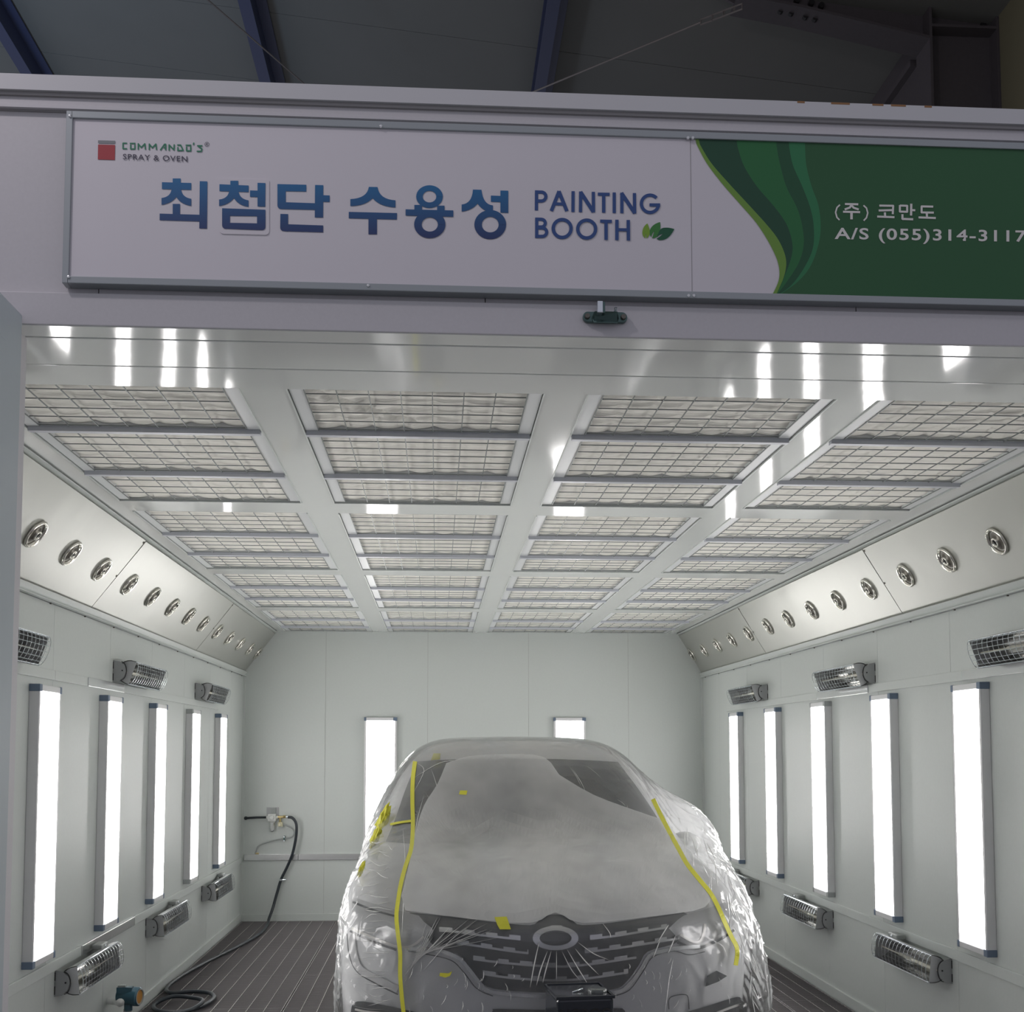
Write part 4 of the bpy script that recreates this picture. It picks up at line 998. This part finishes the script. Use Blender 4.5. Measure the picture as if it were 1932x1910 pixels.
# creases pulled tight in the film
def crease(pts, w=1.6, h=.004):
    q = [hit(bvf, x, y, .003) for x, y in ln(pts, 5)]; K = len(q); vs = []; fs = []
    for i, p in enumerate(q):
        t = (q[min(i+1, K-1)]-q[max(i-1, 0)]).normalized(); v = (p-EYE).normalized(); s_ = t.cross(v)
        s_ = s_.normalized() if s_.length > 1e-5 else Vector((1, 0, 0))
        ww = w*.0014*math.sin(PI*(i+.4)/(K-.2)); vs += [p-s_*ww, p-v*h, p+s_*ww]
    for i in range(K-1): a = i*3; fs += [(a, a+1, a+4, a+3), (a+1, a+2, a+5, a+4)]
    return vs, fs
cb = MB().m('crease'); rnd = random.Random(3)
main = [[(786, 1440), (800, 1455), (778, 1500)], [(884, 1432), (880, 1470), (872, 1530)], [(884, 1432), (870, 1460), (810, 1540), (785, 1600)], [(1100, 1525), (1150, 1560), (1190, 1610)], [(1110, 1545), (1170, 1585), (1215, 1602)], [(1120, 1520), (1180, 1560), (1255, 1596)],
        [(1135, 1740), (1150, 1760), (1152, 1770)], [(925, 1680), (945, 1690), (960, 1640), (963, 1700), (968, 1730)], [(865, 1620), (880, 1640), (892, 1665)], [(1090, 1700), (1160, 1700), (1210, 1690), (1247, 1685)], [(1218, 1650), (1230, 1665), (1242, 1680), (1250, 1700)], [(1170, 1640), (1190, 1630), (1215, 1622)],
        [(1262, 1640), (1275, 1650), (1283, 1675)], [(778, 1470), (830, 1440), (870, 1435)], [(1000, 1865), (1008, 1820), (1018, 1775)], [(1060, 1795), (1078, 1830), (1096, 1852)], [(1200, 1590), (1120, 1560), (1080, 1520)], [(1240, 1640), (1180, 1625), (1110, 1630)], [(1290, 1700), (1255, 1690), (1230, 1660)], [(900, 1660), (860, 1650), (830, 1600)], [(1300, 1720), (1290, 1700), (1310, 1680)], [(800, 1715), (830, 1705), (900, 1712)], [(1040, 1795), (1030, 1830), (1024, 1855)], [(1070, 1792), (1092, 1830), (1112, 1862)], [(890, 1745), (850, 1775), (800, 1830)], [(1050, 1795), (1050, 1850)], [(1033, 1795), (1020, 1830), (1012, 1860)], [(1090, 1778), (1120, 1800), (1150, 1812)], [(1085, 1790), (1105, 1815), (1130, 1840)],
        [(1240, 1780), (1255, 1755), (1262, 1745)], [(1232, 1808), (1245, 1775)], [(1260, 1800), (1275, 1765)], [(1320, 1690), (1330, 1675), (1345, 1668)], [(760, 1560), (765, 1640), (762, 1700), (757, 1780)], [(800, 1500), (785, 1560), (776, 1640)], [(1255, 1910), (1262, 1850), (1270, 1810)]]
for q in main: cb.add(*crease(q, rnd.uniform(1.0, 1.9)))
for k in range(26):      # fan from the left tape towards the grille
    a = math.radians(-8-62*k/25); r0 = rnd.uniform(4, 25); r1 = rnd.uniform(60, 190); c_ = (760, 1800+k*2.6)
    p0 = (c_[0]+r0*math.cos(a), c_[1]+r0*math.sin(a)); p1 = (c_[0]+r1*math.cos(a), c_[1]+r1*math.sin(a)); cb.add(*crease([p0, ((p0[0]+p1[0])/2, (p0[1]+p1[1])/2+2), p1], rnd.uniform(.5, 1.2)))
for k in range(34):      # short folds left of the tape
    y = 1590+k*9.5+rnd.uniform(-4, 4); x1_ = 742-max(0, (1700-y))*-.15+rnd.uniform(-30, 0); L_ = rnd.uniform(20, 70)
    if y < 1700: x1_ = 745-rnd.uniform(0, 30); L_ = rnd.uniform(10, 45)
    cb.add(*crease([(x1_, y+rnd.uniform(-3, 3)), (x1_-L_/2, y+rnd.uniform(-3, 5)), (x1_-L_, y+rnd.uniform(-12, 8))], rnd.uniform(.5, 1.3)))
for k in range(46):      # folds right of the tape
    y = 1560+k*7.2; x0_ = 1265+(y-1560)*.53+rnd.uniform(5, 60); L_ = rnd.uniform(18, 60); dx = rnd.uniform(-.1, .75)
    x0_ = min(x0_, 1418)
    cb.add(*crease([(x0_, y), (x0_+L_*dx*.5, y+L_*.5), (x0_+L_*dx, y+L_)], rnd.uniform(.6, 1.8)))
for k in range(70):      # wrinkles on windscreen and bonnet
    x, y = rnd.uniform(800, 1250), rnd.uniform(1440, 1715); L_ = rnd.uniform(15, 60); a = math.radians(rnd.choice([60, 75, 100, 40]))
    cb.add(*crease([(x, y), (x+L_*.5*math.cos(a)+2, y+L_*.5*math.sin(a)), (x+L_*math.cos(a), y+L_*math.sin(a))], rnd.uniform(.3, .8), .002))
for k in range(46):      # short pale creases on the bumper, painted in as glints
    x, y = rnd.choice([rnd.uniform(1120, 1400), rnd.uniform(770, 1000)]), rnd.uniform(1800, 1905); L_ = rnd.uniform(6, 24); a = rnd.uniform(1.2, 2.2)
    cb.add(*crease([(x, y), (x+L_*.5*math.cos(a)+2, y+L_*.5*math.sin(a)), (x+L_*math.cos(a), y+L_*math.sin(a))], rnd.uniform(.6, 1.4)))
cr_ = fpart(cb.build('creases')); cr_['kind'] = 'stuff'
# yellow masking tape
def tape(pts, wpx, label):
    o = pband(pts, wpx, 'masking_tape', 'tape', .012, thick=.0012, bv=bvf, n=7); tag(o, label, 'tape', 'yellow masking tape'); return o
tape([(783, 1437), (779, 1470), (778, 1510), (779, 1550), (778, 1580), (775, 1605), (765, 1635), (757, 1665), (751, 1700), (748, 1730), (751, 1765), (755, 1800), (755, 1840), (758, 1880), (762, 1915)], 7.5, 'long yellow masking tape strip running down the left side of the film')
tape([(1232, 1508), (1245, 1535), (1262, 1568), (1282, 1605), (1296, 1630), (1318, 1658), (1340, 1685), (1355, 1712), (1368, 1742), (1380, 1768), (1389, 1785), (1391, 1800), (1388, 1822)], 8, 'long yellow masking tape strip running down the right side of the film')
def patch(poly, label, bv=None):
    o = decal([poly], 'masking_tape', 'tape', .013, thick=.0012, bv=bv or bvf, sub=1); tag(o, label, 'tape', 'yellow masking tape')
patch([(933, 1731), (956, 1730), (964, 1754), (943, 1754), (938, 1745)], 'small square of yellow masking tape above the grille')
patch([(830, 1836), (846, 1837), (853, 1833), (849, 1842), (840, 1845), (829, 1842)], 'small scrap of yellow masking tape on the film below left headlamp')
patch([(818, 1422), (831, 1422), (830, 1433), (813, 1435)], 'small pale piece of yellow masking tape at the top left windscreen corner', bvb)
patch([(868, 1492), (882, 1492), (880, 1500), (866, 1499)], 'small pale piece of yellow masking tape mid-windscreen')
tape([(736, 1556), (755, 1552), (777, 1549)], 4, 'thin level strip of yellow masking tape at lower left of windscreen')
def crumple(px_, py_, r, label, seed):
    c_ = hit(bvf, px_, py_, .0); bm = bmesh.new(); bmesh.ops.create_icosphere(bm, subdivisions=3, radius=1)
    for v in bm.verts:
        d = .6+.6*abs(noise.noise(v.co*1.7+Vector((seed, 0, 0))))+.5*abs(noise.noise(v.co*4+Vector((seed, 4, 0)))); v.co = Vector((v.co.x*.45, v.co.y*.5, v.co.z*1.25))*d*r+c_
        v.co.x += (v.co.z-c_.z)*.35
    m_ = bpy.data.meshes.new('masking_tape'); bm.to_mesh(m_); bm.free(); m_.materials.append(MATS['tape']); o = bpy.data.objects.new('masking_tape', m_); COL.objects.link(o); tag(o, label, 'tape', 'yellow masking tape')
crumple(722, 1548, .075, 'large crumpled wad of yellow masking tape at the left edge of the film', 1)
crumple(708, 1580, .05, 'smaller crumpled yellow masking tape just below the large wad', 5)
crumple(682, 1640, .03, 'tiny crumpled bit of yellow masking tape lowest on the left film edge', 9)

# ------------------------------------------------------------------ black square can on a stool in front of the car
yc = 4.20; zt = at(1100, 1881, 1, yc).z
xa = at(1045, 1885, 1, yc).x; xb = at(1154, 1885, 1, yc).x
cn = empty('paint_can', ((xa+xb)/2, yc+.12, zt-.34), math.radians(5)); tag(cn, 'black square metal paint can with clear cap in front of the car', 'paint can')
W2 = (xb-xa)/2
b = MB().m('can_black').box(-W2, W2, -.12, .12, 0, .335); b.build('body', cn, bevel=.012)
b = MB().m('can_top').box(-W2+.006, W2-.006, -.114, .114, .332, .337); b.m('can_black')
for s in (-1, 1): b.box(s*W2-.004, s*W2+.004, -.122, .122, .330, .342)
for s in (-1, 1): b.box(-W2, W2, s*.118-.004, s*.118+.004, .330, .342)
b.build('lid', cn, bevel=.002)
b = MB().m('clear_cap').lathe([(.036, 0), (.036, .010), (.032, .013), (0, .012)], (.062, -.03, .337), (0, 0, 1), 28); b.build('cap', cn, smooth=True)
b = MB().m('bright_steel').tube([(-.030, -.035, .339), (.012, -.010, .346)], .0030, 8); b.build('handle', cn, smooth=True)
b = MB().m('can_navy').box(-W2+.012, W2-.012, -.1215, -.120, .04, .285)
b.build('label_panel', cn)
cu = bpy.data.curves.new('lettering', 'FONT'); cu.body = 'NOROO'; cu.offset = .0012; cu.size = .05; cu.align_x = 'CENTER'
o = bpy.data.objects.new('tmp', cu); COL.objects.link(o); bpy.context.view_layer.update(); m_ = bpy.data.meshes.new_from_object(o.evaluated_get(bpy.context.evaluated_depsgraph_get())); bpy.data.objects.remove(o)
m_.materials.clear(); m_.materials.append(MATS['black_hole']); o = bpy.data.objects.new('lettering', m_); COL.objects.link(o); o.parent = cn; o.rotation_euler = (PI/2, 0, 0); o.location = (0, -.1222, .262)
zs = zt-.34
st = empty('step_stool', ((xa+xb)/2, yc+.12, 0)); tag(st, 'low dark stool under the black paint can', 'stool')
b = MB().m('car_black').box(-.17, .17, -.17, .17, zs-.02, zs); b.build('seat', st, bevel=.004)
for sx_ in (-1, 1):
    for sy_ in (-1, 1): MB().m('frame_steel').tube([(sx_*.14, sy_*.14, zs-.02), (sx_*.16, sy_*.16, 0)], .012, 8).build('leg', st)
